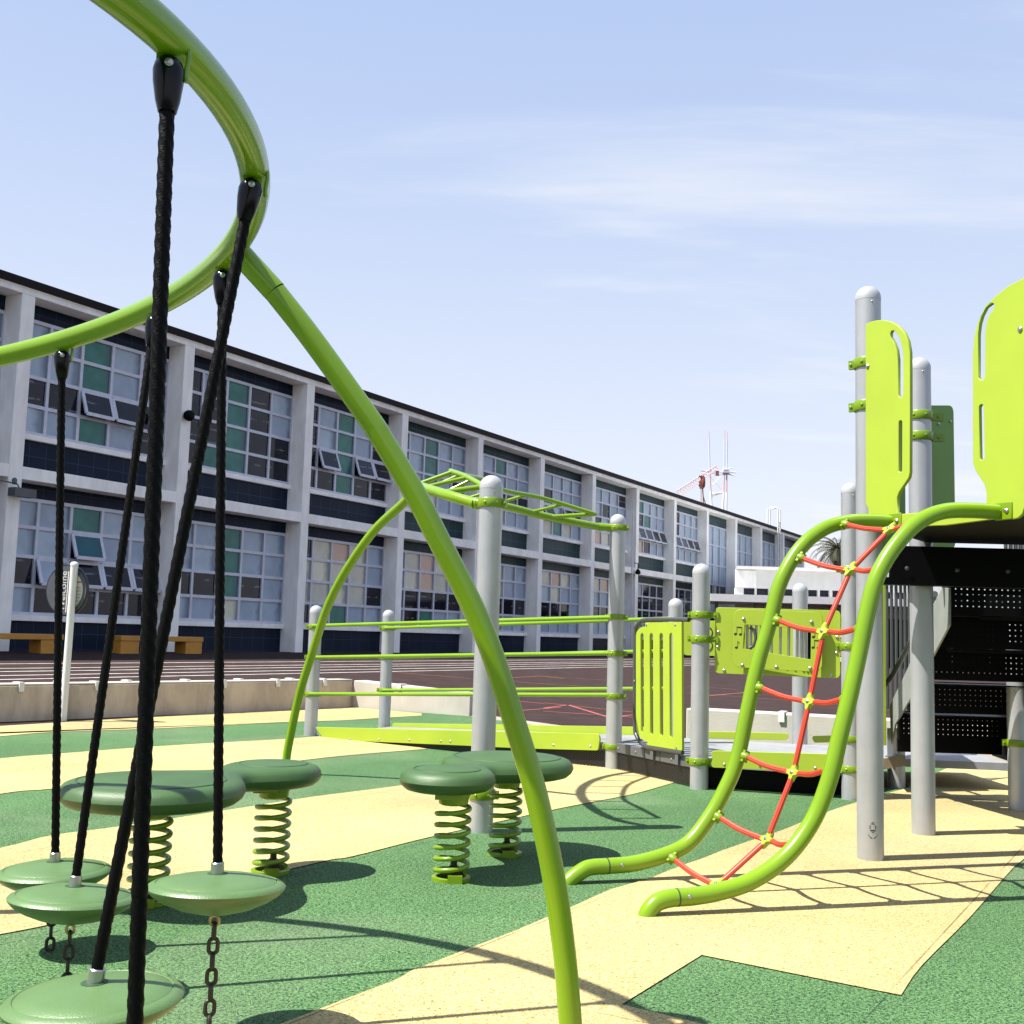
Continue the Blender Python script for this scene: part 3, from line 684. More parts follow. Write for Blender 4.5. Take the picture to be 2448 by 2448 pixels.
# ---- three-legged radio tower far off, and the red lattice crane in front of it
ty = 700.0
tw = thing('radio_tower', 'tall pale red and white three pronged radio tower rising far behind the school roof', 'tower', dp(1720, 1530, ty))
def T(u, v, y=ty): return dp(u, v, y)
legs = [((1703, 1255), (1696.5, 1126), (1695, 1050), (1694.5, 1030)), ((1726, 1260), (1731.5, 1126), (1732, 1050), (1732.5, 1028)), ((1735, 1265), (1737.5, 1126), (1738, 1052), (1738, 1034))]
for lg in legs:
    k = MB(); P = [T(*q) for q in lg]
    # legs painted in bands
    k.tube([P[0]-Vector((0, 0, 30)), P[0].lerp(P[1], .25)], .55, 6, mi=0); k.tube([P[0].lerp(P[1], .25), P[0].lerp(P[1], .62)], .7, 6, mi=1); k.tube([P[0].lerp(P[1], .62), P[1]], .5, 6, mi=0)
    k.tube([P[1], P[2]], .42, 6, mi=2); k.tube([P[2], P[3]], .26, 6, mi=0); obj('mast_leg', k, ['mastr', 'mastw', 'mast'], tw)
k = MB()
for v, vv in ((1124, 1132), (1130, 1138)):
    for (u0, u1) in ((1675, 1700), (1696, 1738), (1727, 1760), (1731, 1752)):
        k.tube([T(u0, v-2+random.random()*4), T(u1, vv-6+random.random()*6)], .3, 5)
k.tube([T(1676, 1126), T(1760, 1130)], .35, 5); k.tube([T(1727, 1122), T(1752, 1119)], .35, 5)
k.box(T(1735, 1129), (2.2, 0, 0), (0, 2, 0), (0, 0, .5)); k.box(T(1735, 1124), (1.6, 0, 0), (0, 2, 0), (0, 0, .4)); obj('upper_platform', k, 'mast', tw)
k = MB(); k.tube([T(1701, 1180), T(1731, 1178)], .5, 5); k.tube([T(1702, 1186), T(1731, 1176)], .35, 5); k.tube([T(1699, 1140), T(1731, 1178)], .14, 4); k.tube([T(1722, 1140), T(1702, 1160)], .14, 4); obj('cross_bracing', k, 'mastw', tw)
cy = 130.0
cr = thing('lattice_crane', 'red lattice jib crane with a rusty winch block behind the school roof', 'crane', dp(1680, 1500, cy))
def Cq(u, v): return dp(u, v, cy)
k = MB(); a, b = Cq(1622, 1188), Cq(1716, 1120); n_ = 16; off = Vector((-.35, 0, .62))
for o_ in (Vector((0, 0, 0)), off, Vector((0, .7, .2))): k.tube([a+o_, b+o_*.55], .042, 5)
for i in range(n_):
    f0, f1 = i/n_, (i+1)/n_; q = lambda f, o_: a.lerp(b, f)+o_*(1-.45*f)
    k.tube([q(f0, Vector((0, 0, 0))), q(f1, off)], .022, 4); k.tube([q(f0, off), q(f1, Vector((0, .7, .2)))], .022, 4)
obj('jib', k, 'mastr', cr)
k = MB(); k.lathe(Cq(1680, 1168), [(.12, 0), (.26, .25), (.30, .7), (.26, 1.2), (.14, 1.5)], 10)
for i in range(9): k.box(Cq(1674+random.random()*9, 1139+i*3.4), (.12+.1*random.random(), 0, 0), (0, .25, 0), (0, 0, .07))
obj('winch_block', k, 'redm', cr)
k = MB(); k.tube([Cq(1679.5, 1166), Cq(1681, 1188), Cq(1682, 1230)], .07, 6); k.tube([Cq(1681, 1186), Cq(1687, 1206), Cq(1690, 1235)], .06, 6); k.tube([Cq(1676, 1166), Cq(1676, 1230)], .035, 5); obj('mast', k, 'redm', cr)
k = MB(); k.box(Cq(1714.5, 1131), (.16, 0, 0), (0, .16, 0), (0, 0, .26)); k.tube([Cq(1709, 1136), Cq(1720, 1137)], .04, 4); obj('hook_block', k, 'redm', cr)

# ---- orange benches along the school wall
def bench(u0, u1, label):
    q = -1.15
    def s_at(u): 
        r = ray(u, 1540); tt = (D0+q-EYE.dot(BN))/r.dot(BN); return (EYE+r*tt).dot(BD)
    s0, s1 = s_at(u0), s_at(u1); z0 = az(D0+q); z1 = z0+.45
    t = thing('bench', label, 'bench', B((s0+s1)/2, z0, q+.2), 'orange benches along the school wall')
    k = MB(); bx(k, s0, s1, q, q+.46, z1-.13, z1); obj('seat', k, 'orange', t, bevel=.01)
    for a, b in ((s0+.02, s0+.62), (s1-.62, s1-.02)):
        k = MB(); bx(k, a, b, q+.02, q+.44, z0-.05, z1-.13); obj('leg', k, 'orange', t, bevel=.01)
    return t
bench(-150, 152, 'orange slab bench by the school wall behind the welcome sign, cut off at left')
bench(289, 486, 'orange slab bench seen between the black ropes, right of the welcome sign')

# ---- welcome sign on a leaning pole
sp0 = gp(150, 1725); sg = thing('welcome_sign', 'round grey welcome sign on a slim white leaning pole in front of the low wall', 'sign', sp0)
ptop = dp(178, 1350, sp0.y-.05)
k = MB(); k.tube([sp0-Vector((0, 0, .05)), sp0.lerp(ptop, .5), ptop], .038, 16); k.lathe(ptop-(ptop-sp0).normalized()*.01, [(.041, 0), (.041, .02), (.03, .034), (.008, .042)], 16, axis=(ptop-sp0).normalized()); obj('pole', k, 'white', sg)
cen = dp(161, 1411, sp0.y+.05)
ax = (ptop-sp0).normalized(); nrm = Vector((-.335, -.94, 0)); nrm = (nrm - ax*nrm.dot(ax)).normalized(); sx = ax.cross(nrm).normalized()
if sx.x < 0: sx = -sx
fwdn = sx.cross(ax)
mm = Matrix.Identity(4)
for i in range(3): mm[i][0] = sx[i]; mm[i][1] = ax[i]; mm[i][2] = fwdn[i]; mm[i][3] = cen[i]
sg_org = ORG[sg.name][0]
def onsign(name, me, m_, off, par=None):
    me.transform(Matrix.Translation(-sg_org) @ mm @ Matrix.Translation((0, 0, off))); return _link(name, me, m_, par or sg)
circ = lambda r, n=48: [(r*math.cos(2*math.pi*i/n), r*math.sin(2*math.pi*i/n)) for i in range(n)]
SRD = .275
onsign('sign_disc', sheet_mesh('d', [circ(SRD)], .02), 'signd', 0); face = onsign('sign_face', sheet_mesh('d', [circ(SRD-.016)], .006, .0005), 'signg', .0125)
arc = [(SRD*.78*math.cos(a), SRD*.78*math.sin(a)) for a in [R(-52+104*i/20) for i in range(21)]]
onsign('notice_panel', sheet_mesh('d', [arc], .004, .0005), 'cream', .018, face)
k = [(SRD*.50, .085), (SRD*.71, .085), (SRD*.69, .098), (SRD*.50, .098)]; onsign('printed_line', sheet_mesh('d', [k], .003, .0003), 'rust', .0215, face)
for j in range(5):
    yy = .03-.035*j; onsign('printed_line', sheet_mesh('d', [[(SRD*.50, yy), (SRD*.70, yy), (SRD*.70, yy+.004), (SRD*.50, yy+.004)]], .003, .0003), 'signg', .0215, face)
me = text_mesh('welcome', 'Welcome', .108); me.transform(Matrix.Rotation(math.pi/2, 4, 'Z')); me.transform(Matrix.Translation((-.004, -.012, 0))); onsign('lettering', me, 'text', .018, face)
k = [(.010, -.235), (.022, -.235), (.022, .2), (.010, .2)]; onsign('white_edge', sheet_mesh('d', [k], .003, .0003), 'text', .018, face)

# ================================================================ OVERHEAD RING WITH HANGING PODS
TR = .0335; KR = 1.09
RZ = lambda x, y: 1.979 + .15*x + .05*y       # the ring hangs slightly tilted
def rq(u, v, dz=0.0):
    r = ray(u, v); t = (1.979 + dz - EYE.z)/(r.z - .15*r.x - .05*r.y); return EYE + r*t
RC = Vector((-2.137*KR, 1.949*KR, RZ(-2.137*KR, 1.949*KR))); RR = 1.644*KR
_nn = Vector((-.15, -.05, 1)).normalized(); _ex = Vector((0, 1, 0)).cross(_nn).normalized(); _ey = _nn.cross(_ex)
def rc(deg): return RC + (_ex*math.cos(R(deg)) + _ey*math.sin(R(deg)))*RR
def rdeg(p): d = p-RC; return math.degrees(math.atan2(d.dot(_ey), d.dot(_ex)))
_a = [rdeg(rq(u, v)) for u, v in ((337, 46), (0, 853))]; a0, a1 = _a
path = [rc(a0-130 + (a1+140-a0+130)*i/60) for i in range(61)]
foot = gp(1371, 2495)
rf = thing('overhead_ring_frame', 'big curved lime green overhead tube on an arched leg, black ropes hanging from it', 'climbing frame', foot)
k = MB(); k.tube(spline(path, 3), TR, 20); obj('ring_tube', k, 'tube', rf)
jt = rc(rdeg(rq(588, 590)))
lp = Plane(jt, foot)
lpx = [(657, 697), (750, 816), (881, 999), (914, 1050), (994, 1184), (1041, 1275), (1155, 1506), (1237, 1749), (1283, 1905), (1324, 2099), (1349, 2277), (1364, 2447)]
lpts = [lp.pw(*q) for q in lpx]
lj = lp.pw(657, 697)
k = MB(); k.tube(spline([jt + (jt-lj).normalized()*.0, lj], 6), .0310, 20); obj('leg_socket', k, 'tube', rf)
k = MB(); k.tube(spline([lj + (lpts[1]-lj).normalized()*.002] + lpts[1:] + [foot, foot + (foot-lpts[-1]).normalized()*.08], 8), .0302, 20); obj('leg', k, 'tube', rf)
k = MB(); dj = (lpts[1]-lj).normalized(); k.tube([lj - dj*.001, lj + dj*.0025], .0298, 16); obj('joint_seam', k, 'black', rf)
# second leg, out of the frame, on the far side of the ring
b0 = rc(a1+80); bf = Vector((b0.x-.75, b0.y+.2, 0)); k = MB(); k.tube(spline([b0, b0.lerp(bf, .5)+Vector((-.2, 0, .25)), bf-Vector((0, 0, .05))], 8), TR, 14); obj('leg', k, 'tube', rf)
RING = [q for q in spline(path, 12) if q.y > .9 and q.dot(fw) > .5]
# discs: centre, top clamp
DR = .172
SC_ = lambda x, y, z: EYE + (Vector((x, y, z))-EYE)*1.045
hangs = [  # clamp pixel, disc centre, rope end pixel, label
 ((607, 396), SC_(-.762, 2.262, .315), 'green hanging disc nearest the camera, cut by the bottom edge of the photo'),
 ((534, 620), SC_(-.690, 2.878, .395), 'green hanging disc right of the others, its dark chain in full view below it'),
 ((374, 732), SC_(-1.135, 3.154, .295), 'green hanging disc in the middle, overlapping the pale disc behind it'),
 ((148, 812), SC_(-1.345, 3.567, .275), 'green hanging disc farthest left, half hidden behind another disc'),
 ((399, 110), None, 'thickest black rope in front, hung from the nearest ring clamp, its disc out of frame'),
]
def rope_mb(a, b, r=.0125):
    mb = MB(); L_ = (b-a).length; n = int(L_/.007); pts = [a.lerp(b, i/n) for i in range(n+1)]
    pitch = .11
    return mb.tube(pts, r, 24, prof=lambda i, th: 1.04-.24*(1-abs(math.cos(2.0*(th + 2*math.pi*(i/n)*L_/pitch)))))
def link(mb, c, L_, wdt, r, ux, uz):
    pts = []
    for i in range(20):
        t = 2*math.pi*i/20; x = math.cos(t)*(wdt/2-r); z = math.sin(t)
        z = (L_/2-wdt/2)*(1 if z > 0 else -1)*(1 if abs(z) > .05 else 0) + z*(wdt/2-r)
        pts.append(c + ux*x + uz*z)
    mb.tube(pts, r, 8, closed=True)
def hanging_pod(clamp, cen, label, i):
    top = min(RING, key=lambda x: (px(x)-Vector(clamp)).length) + Vector((0, 0, -TR-.012))
    if cen is None: cen = dp(322, 2540, 1.80); cen.z = .20; cen = Vector((dp(328, 2500, 1.82).x, 1.82, .19))
    t = thing('hanging_pod', label, 'hanging disc', Vector((cen.x, cen.y, 0)), 'discs hanging on ropes from the overhead ring')
    tilt = Vector((random.uniform(-.05, .05), random.uniform(-.05, .05), 1)).normalized()
    ctop = cen + tilt*.034
    dr = (ctop-top).normalized()
    # moulded clamp with bolt and welded bracket
    k = MB(); k.lathe(top + Vector((0, 0, .012)), [(a*.86, b*.88) for a, b in [(.004, .0), (.018, .003), (.026, .012), (.0295, .026), (.0285, .048), (.023, .085), (.0190, .100), (.0175, .106)]], 24, axis=dr); cl = obj('rope_clamp', k, 'cap', t)
    view = (EYE-top); view.z = 0; view.normalize()
    k = MB(); k.lathe(top + view*.0235 + dr*.008, [(.007, 0), (.007, .004), (.004, .006)], 12, axis=view); obj('bolt', k, 'steel', cl)
    sdv = Vector((view.y, -view.x, 0)); k = MB()
    k.tube(spline([top + sdv*-.026 + Vector((0, 0, .05)), top + sdv*-.031 + Vector((0, 0, .02)), top + sdv*-.028 + Vector((0, 0, -.01)), top + sdv*-.030 + Vector((0, 0, -.025))], 5), .0045, 8)
    k.box(top + Vector((0, 0, .008)), view*.006, sdv*.020, Vector((0, 0, .014))); obj('bracket', k, 'tube', t)
    k = MB(); rope = rope_mb(top + dr*.075, ctop, .0125); obj('rope', rope, 'rope', t)
    k = MB(); k.lathe(ctop - tilt*.008, [(.0165, 0), (.0165, .034), (.0145, .036), (.0125, .036)], 20, axis=dr*-1 if dr.z < 0 else dr); obj('ferrule', k, 'steel', t)
    k = MB(); k.lathe(cen, [(a*1.045, b) for a, b in [(.006, -.064), (.05, -.060), (.09, -.049), (.128, -.032), (.152, -.016), (.163, -.004), (.165, .002), (.161, .0075), (.152, .0125), (.1450, .0145), (.1430, .0125), (.1405, .0150), (.11, .023), (.07, .030), (.03, .0335), (.004, .034)]], 64, axis=tilt); d = obj('disc', k, 'podl', t)
    k = MB(); k.lathe(ctop - tilt*.006, [(.026, 0), (.026, .0068), (.018, .0072)], 24, axis=tilt); obj('rope_socket', k, 'groove', d)
    # eye bolt and chain to the ground
    k = MB(); bt = cen - tilt*.060; z = bt.z; ux = Vector((1, 0, 0)); uy = Vector((0, 1, 0)); uz = Vector((0, 0, 1))
    k.tube([bt + uz*.01, bt - uz*.008], .006, 10); link(k, bt - uz*.022, .034, .03, .0042, ux, uz); obj('eye_bolt', k, 'zinc', t)
    k = MB(); zz = bt.z-.046; j = 0
    while zz > -.02:
        w_ = ux if j % 2 else uy; w_ = Matrix.Rotation(.35, 3, 'Z') @ w_; link(k, Vector((bt.x, bt.y, zz)), .048, .033, .0054, w_, uz); zz -= .0375; j += 1
    obj('chain', k, 'chain', t)
for i, (c_, d_, l_) in enumerate(hangs): hanging_pod(c_, d_, l_, i)

# ================================================================ SPRING PODS
def pod_outline(c1, r1, c2, r2, neck):
    """outline of two round lobes joined by a smooth waist: level set of a blended field, traced radially from both centres"""
    c1, c2 = Vector(c1), Vector(c2)
    def sd(p):
        a = (p-c1).length-r1; b = (p-c2).length-r2; h = max(neck-abs(a-b), 0)/neck; return min(a, b)-h*h*h*neck/6.0
    # march around: polar trace from both centres, merged by walking the zero contour
    d = (c2-c1).normalized(); p = c1 - d*r1; out = []
    for it in range(4000):
        e = 1e-4; g = Vector(((sd(p+Vector((e, 0)))-sd(p-Vector((e, 0))))/(2*e), (sd(p+Vector((0, e)))-sd(p-Vector((0, e))))/(2*e)))
        g.normalize(); p = p - g*sd(p); out.append(p.copy()); tgn = Vector((-g.y, g.x)); p = p + tgn*.018
        if it > 20 and (p-out[0]).length < .014: break
    return out
def spring_pod(c1, r1, c2, r2, zt, s1, s2, label, nk):
    t = thing('spring_pod', label, 'bouncing seat', Vector((s1[0], s1[1], 0)), 'two lobed seats standing on coil springs')
    ol = pod_outline(c1, r1, c2, r2, nk); n = len(ol)
    prof = [(.10, -.092), (.06, -.090), (.03, -.082), (.010, -.065), (0, -.045), (.006, -.024), (.020, -.009), (.040, -.001), (.065, .002)]
    nor = []
    for i in range(n):
        tv = (ol[(i+1) % n]-ol[i-1]).normalized(); nor.append(Vector((tv.y, -tv.x)))
    ar = sum(ol[i].x*ol[(i+1) % n].y-ol[(i+1) % n].x*ol[i].y for i in range(n))
    if ar < 0: nor = [-q for q in nor]
    vs = []; fs = []
    for ins, z in prof:
        for i in range(n): q = ol[i]-nor[i]*ins; vs.append(Vector((q.x, q.y, zt+z)))
    for a in range(len(prof)-1):
        for i in range(n): fs.append((a*n+i, a*n+(i+1) % n, (a+1)*n+(i+1) % n, (a+1)*n+i))
    k = MB(); k.add(vs, fs, 0, True); k.add([v for v in vs[:n]], [list(range(n))[::-1]]); k.add(vs[-n:], [list(range(n))], 0, True)
    body = obj('seat', k, 'pod', t)
    for c, r in ((c1, r1), (c2, r2)):
        k = MB(); k.tube([Vector((c[0]+(r-.062)*math.cos(R(a)), c[1]+(r-.062)*math.sin(R(a)), zt+.0012)) for a in range(0, 360, 6)], .0035, 6, closed=True); obj('groove', k, 'groove', body)
        k = MB(); k.lathe((c[0], c[1], zt+.0018), [(r-.066, 0), (r-.075, .0035), (.01, .005)], 48); obj('tread_pad', k, 'pod', body)
    zb = zt-.092
    for (sx_, sy_) in (s1, s2):
        k = MB(); turns = 6.2; H_ = zb-.075; N_ = int(turns*28)
        k.tube([Vector((sx_ + .069*math.cos(2*math.pi*turns*i/N_+.6), sy_ + .069*math.sin(2*math.pi*turns*i/N_+.6), .022 + (H_)*(i/N_))) for i in range(N_+1)], .0102, 10); sp_ = obj('spring', k, 'spring', t)
        k = MB(); k.lathe((sx_, sy_, zb-.052), [(.05, 0), (.062, .006), (.065, .03), (.075, .05), (.075, .053)], 24); k.box((sx_-.02, sy_-.06, zb-.012), (.055, 0, 0), (0, .012, 0), (0, 0, .012)); obj('spring_mount', k, 'limed', sp_)
        k = MB(); k.lathe((sx_, sy_, -.004), [(.082, 0), (.082, .018), (.06, .02), (.06, .002)], 28); k.box((sx_+.02, sy_-.078, .014), (.03, 0, 0), (0, .008, 0), (0, 0, .018)); obj('spring_foot', k, 'limed', sp_)
        k = MB(); k.lathe((sx_+.01, sy_, .02), [(.03, 0), (.03, .03), (.014, .04), (.014, .06)], 12); obj('anchor_bolt', k, 'chain', sp_)
    return t
zP = .452
s1, s2 = gp(1078, 2103), gp(1206, 2043)
rpod = spring_pod((-.243, 4.98), .203, (.012, 5.56), .315, zP, (s1.x, s1.y), (s2.x, s2.y), 'two lobed dark green spring seat in front of the thick silver post', .43)
k = MB(); pq = dp(1073, 1898, 4.93); k.box(pq, (.024, 0, 0), (0, .003, 0), (.004, 0, .034)); obj('label_plate', k, 'cream', rpod)
s3 = gp(646, 2086)
spring_pod((-.985, 5.0), .205, (-1.305, 4.36), .330, zP, (s3.x, s3.y), (-1.31, 4.40), 'two lobed dark green spring seat behind the black ropes at left', .63)

# ================================================================ POSTS
PRAD = .0635
def post_mb(b, top):
    k = MB(); k.tube([Vector((b.x, b.y, -.03)), Vector((b.x, b.y, .1)), Vector((b.x, b.y, top-.075))], PRAD, 32, caps=False); return k
def cap_mb(b, top):
    k = MB(); pr = [(PRAD+.0008, 0)] + [(math.cos(R(a))*(PRAD+.0008), .012+math.sin(R(a))*.063) for a in (0, 15, 30, 45, 60, 72, 82, 89)]; k.lathe((b.x, b.y, top-.075), pr, 32); return k
def add_post(par, b, top, label=None):
    p = obj('post', post_mb(b, top), 'post', par, label); obj('post_cap', cap_mb(b, top), 'capm', p)
    k = MB(); vw = (EYE-b); vw.z = 0; vw.normalize(); sd_ = Vector((vw.y, -vw.x, 0)); q = (vw*.95+sd_*-.3).normalized(); k.lathe(Vector((b.x, b.y, top-.095)) + q*(PRAD-.002), [(.0045, 0), (.0045, .005), (.002, .007)], 8, axis=q); obj('rivet', k, 'steel', p)
    return p
def clamp(par, b, z, ang, h=.046, long=0.0):
    """two-piece band clamp with a bolted lug pointing at ang degrees, and a second lug opposite"""
    k = MB(); ro, ri = PRAD+.0085, PRAD+.0006; n = 36
    k.lathe((b.x, b.y, z-h/2), [(ri, .001), (ro-.002, 0), (ro, .003), (ro, h-.003), (ro-.002, h), (ri, h-.001)], n)
    for a, ex in ((ang, .026+long), (ang+180, .022)):
        d = Vector((math.cos(R(a)), math.sin(R(a)), 0)); s_ = Vector((-d.y, d.x, 0)); c = Vector((b.x, b.y, z)) + d*(ro+ex/2-.002); k.box(c, d*ex/2, s_*.012, Vector((0, 0, h/2*.85)))
        for q in (-1, 1): k.lathe(c + s_*q*.011 + d*.002, [(.008, 0), (.008, .005), (.004, .007)], 8, axis=s_*q)
    # face bolts
    vw = (EYE-b); vw.z = 0; vw.normalize(); sd_ = Vector((vw.y, -vw.x, 0))
    for q in (-.55, .5):
        d = (vw+sd_*q).normalized(); k.lathe(Vector((b.x, b.y, z)) + d*(ro-.001), [(.008, 0), (.008, .003), (.004, .006)], 8, axis=d)
    return obj('clamp', k, 'limed', par)
def zp(v, u, b): return dp(u, v, b.y).z

# ================================================================ OVERHEAD LADDER
bm_ = gp(1149, 1988)
ol = thing('overhead_ladder', 'curved lime green overhead ladder between a thick silver post and the ramp', 'overhead ladder', bm_)
mp_ = add_post(ol, bm_, zp(1136, 1168, bm_))
zc = zp(1203, 1166, bm_); clamp(mp_, bm_, zc, 160, .05)
bH = gp(1466, 1838); zH = zp(1262, 1478, bH)
thick = [(-.20, 6.20, zc), (-.385, 6.38, 1.80), (-.53, 6.75, 1.88), (-.62, 7.3, 1.97), (-.58, 7.8, 2.0), (-.45, 8.25, 2.02), (-.25, 8.6, 2.02), (-.03, 8.8, 2.01), (.25, 9.0, 1.97), (bH.x-.16, bH.y-.04, zH)]
thin = [(-.16, 6.47, 1.86), (-.28, 6.80, 1.96), (-.39, 7.15, 2.04), (-.385, 7.5, 2.08), (-.33, 7.9, 2.12), (-.2, 8.27, 2.14), (-.06, 8.5, 2.10), (.245, 8.85, 2.09), (.66, 9.03, 2.0)]
k = MB(); k.tube(spline(thick, 8), .030, 16); obj('main_rail', k, 'tube', ol)
for q0, q1 in ((Vector(thick[0]), Vector((bm_.x-.02, bm_.y, zc))), (Vector(thick[-1]), Vector((bH.x, bH.y, zH)))):
    k = MB(); k.tube([q0, q0.lerp(q1, .2), q0.lerp(q1, .21), q1], [.034, .034, .031, .031], 16); obj('rail_socket', k, 'tube', ol)
TS, TN = spline(thick, 20), spline(thin, 20)
def at_y(P, y): return min(P, key=lambda x: abs(x.y-y))
e0, e1 = at_y(TS, 6.42), at_y(TS, 9.02)
k = MB(); k.tube([e0, e0.lerp(TN[0], .92)] + spline([e0.lerp(TN[0], .94), TN[0]+Vector((0, .02, 0)), TN[1]], 4) + TN[2:-1] + [TN[-1], TN[-1].lerp(e1, .06), e1], .0165, 12); obj('upper_rail', k, 'tube', ol)
for y in (6.76, 7.08, 7.42, 7.78, 8.12, 8.45, 8.72, 8.93):
    k = MB(); k.tube([at_y(TS, y), at_y(TN, y)], .013, 10); obj('rung', k, 'tube', ol)
lf = gp(690, 1852); ljn = Vector((-.60, 7.3, 1.965)); pl = Plane(lf, ljn)
lq = [pl.pw(*q) for q in [(965, 1202), (896, 1267), (831, 1358), (784, 1448.6), (748, 1557), (719, 1648), (698, 1740), (684, 1820)]]
k = MB(); k.tube(spline([ljn] + lq + [lf, lf-Vector((0, 0, .05))], 8), .030, 16); obj('arched_leg', k, 'tube', ol)
clamp(mp_, bm_, zp(1898, 1150, bm_), 160, .05)

# ================================================================ PLAY STRUCTURE (ramp, transfer deck, stairs, tall deck, posts and panels bolted together)
bA, bB, bC, bI, bJ, bE, bK, bL = gp(2081, 2055), gp(2208, 1995), gp(1671, 1886), gp(742, 1758), gp(918, 1740), gp(2035, 1911), gp(2436, 1937), gp(2143, 1882)
bF = dp(1912, 1700, 9.7); bF.z = 0; bG = dp(1612, 1700, 10.0); bG.z = 0
ps = thing('play_structure', 'lime green and silver play structure with ramp, transfer deck, black stairs and tall deck', 'play structure', bC)
def fl(v): return Vector((v.x, v.y, 0))
e_ = Vector((.43, -.90, 0)).normalized(); n_ = Vector((-e_.y, e_.x, 0))
bA2 = fl(bA) + e_*1.07
bV3 = fl(bB) + Vector((1.0, -.05, 0)); bV4 = bV3 + Vector((.45, -.9, 0)); bV5 = bA2 + Vector((.98, -.10, 0))
tops = {}
PO = {}
def pst(key, b, u, v, label=None):
    b = fl(b); PO[key] = (add_post(ps, b, dp(u, v, b.y).z, label), b)
pst('A', bA, 2074, 685); pst('B', bB, 2201, 855); pst('C', bC, 1673.5, 1347); pst('H', bH, 1480, 1229); pst('I', bI, 753, 1447); pst('J', bJ, 934, 1458)
pst('E', bE, 2031, 1154); pst('F', bF, 1912, 1394); pst('G', bG, 1612, 1430)
PO['K'] = (add_post(ps, fl(bK), 2.6), fl(bK)); PO['L'] = (obj('deck_support_post', post_mb(fl(bL), .5), 'post', ps), fl(bL))
PO['A2'] = (add_post(ps, bA2, 2.84), bA2); PO['V3'] = (add_post(ps, bV3, 2.7), bV3); PO['V5'] = (add_post(ps, bV5, 2.84), bV5); PO['V4'] = (add_post(ps, bV4, 2.7), bV4)
def cl(key, u, v, ang, h=.046, long=0.): p, b = PO[key]; return clamp(p, b, dp(u, v, b.y).z, ang, h, long)
for v in (1498, 1571, 1659): cl('I', 750, v, 170)
for v in (1502, 1571.5, 1650): cl('J', 928, v, 170)
for v in (1262, 1475, 1562, 1664, 1785): cl('H', 1472, v, -20)
for v in (1470, 1528, 1820): cl('C', 1672, v, -18, .05, .03)
for v in (1362, 1545, 1766, 1838): cl('E', 2033, v, 160)
for v in (870, 972): cl('A', 2075, v, 150, .05)
for v in (995, 1044): cl('B', 2203, v, 10, .05, .05)
cl('K', 2434, 1776, 170)
# warning stickers printed on two posts
def wrap_sheet(key, loops, mtl, name='sticker', rr=PRAD+.0012):
    p, b = PO[key]; vw = (EYE-b); a0 = math.atan2(vw.y, vw.x)
    k = MB()
    for lp in loops:
        pts = []
        for a, z in lp:
            th = a0 + a/rr; pts.append(Vector((b.x+rr*math.cos(th), b.y+rr*math.sin(th), z)))
        k.poly(pts)
    return obj(name, k, mtl, p)
def crescent(cx, cz, s):
    o = []
    for sg_ in (-1, 1):
        lp = [(cx + sg_*s*(.12+.88*t), cz + s*(.78*t*t-.35)) for t in [i/6 for i in range(7)]] + [(cx + sg_*s*(.22+.78*t), cz + s*(.78*t*t-.10)) for t in [i/6 for i in range(6, -1, -1)]]
        o.append(lp)
    return o
zs = dp(2074, 1996, bA.y).z; lines = []
for i, (w_, dz) in enumerate([(.006, .066), (.009, .060), (.0165, .050), (.0165, .045), (.0165, .038), (.0125, .031), (.0125, .027), (.006, .020)]):
    lines.append([(-w_+.012, zs+dz), (w_+.012, zs+dz), (w_+.012, zs+dz+.0032), (-w_+.012, zs+dz+.0032)])
wrap_sheet('A', lines + crescent(.012, zs, .022), 'ink'); wrap_sheet('C', crescent(.004, dp(1666, 1805, bC.y).z, .013), 'ink')

# ---- ramp
def line_pt(a, b, t): return a.lerp(b, t)
fI, fH, fJ, fG, fC, fE, fL, fF = [fl(x) for x in (bI, bH, bJ, bG, bC, bE, bL, bF)]
zdk = .205
nr_ = (fH-fI).normalized(); far_off = Vector((-nr_.y, nr_.x, 0))
ri0, ri1 = fI + nr_*.12, fH - nr_*.02
rj0, rj1 = fJ + nr_*.1, fG - (fG-fJ).normalized()*.1
k = MB(); k.hexa([ri0+Vector((0, 0, -.02)), ri1+Vector((0, 0, .14)), rj1+Vector((0, 0, .14)), rj0+Vector((0, 0, -.02)), ri0+Vector((0, 0, .02)), ri1+Vector((0, 0, zdk)), rj1+Vector((0, 0, zdk)), rj0+Vector((0, 0, .02))]); obj('ramp_deck', k, 'deck', ps)
plIH = Plane(fI, fH); off = -.075
def curb(pl, px, name='kerb_panel', off=-.02, th=.022, bolts=()):
    o = sheet(name, pl, [fillet([pl.ab(*q) for q in px], .02)], th, 'lime', ps, off)
    for q in bolts:
        c = pl.pw(*q, off-th/2+.001); k = MB(); k.lathe(c, [(.009, 0), (.009, .003), (.004, .007)], 10, axis=-pl.n); obj('bolt', k, 'steel', o)
    return o
curb(plIH, [(761, 1738), (1436, 1753.5), (1440, 1765), (1436, 1793), (1250, 1788), (1115, 1781.5), (870, 1771), (779, 1763)], off=-.03, bolts=[(843, 1765), (913, 1767), (986, 1768.5), (1061, 1771), (1084, 1771.5), (1330, 1780), (1418, 1783), (1235, 1777)])
plJG = Plane(fJ, fG)
k = [plJG.ab(935, 1729), plJG.ab(1545, 1738.5)]; sheet('kerb_panel', plJG, [fillet([k[0], k[1], (k[1][0], k[1][1]-.14), (k[0][0], k[0][1]-.11)], .02)], .022, 'lime', ps, .03)
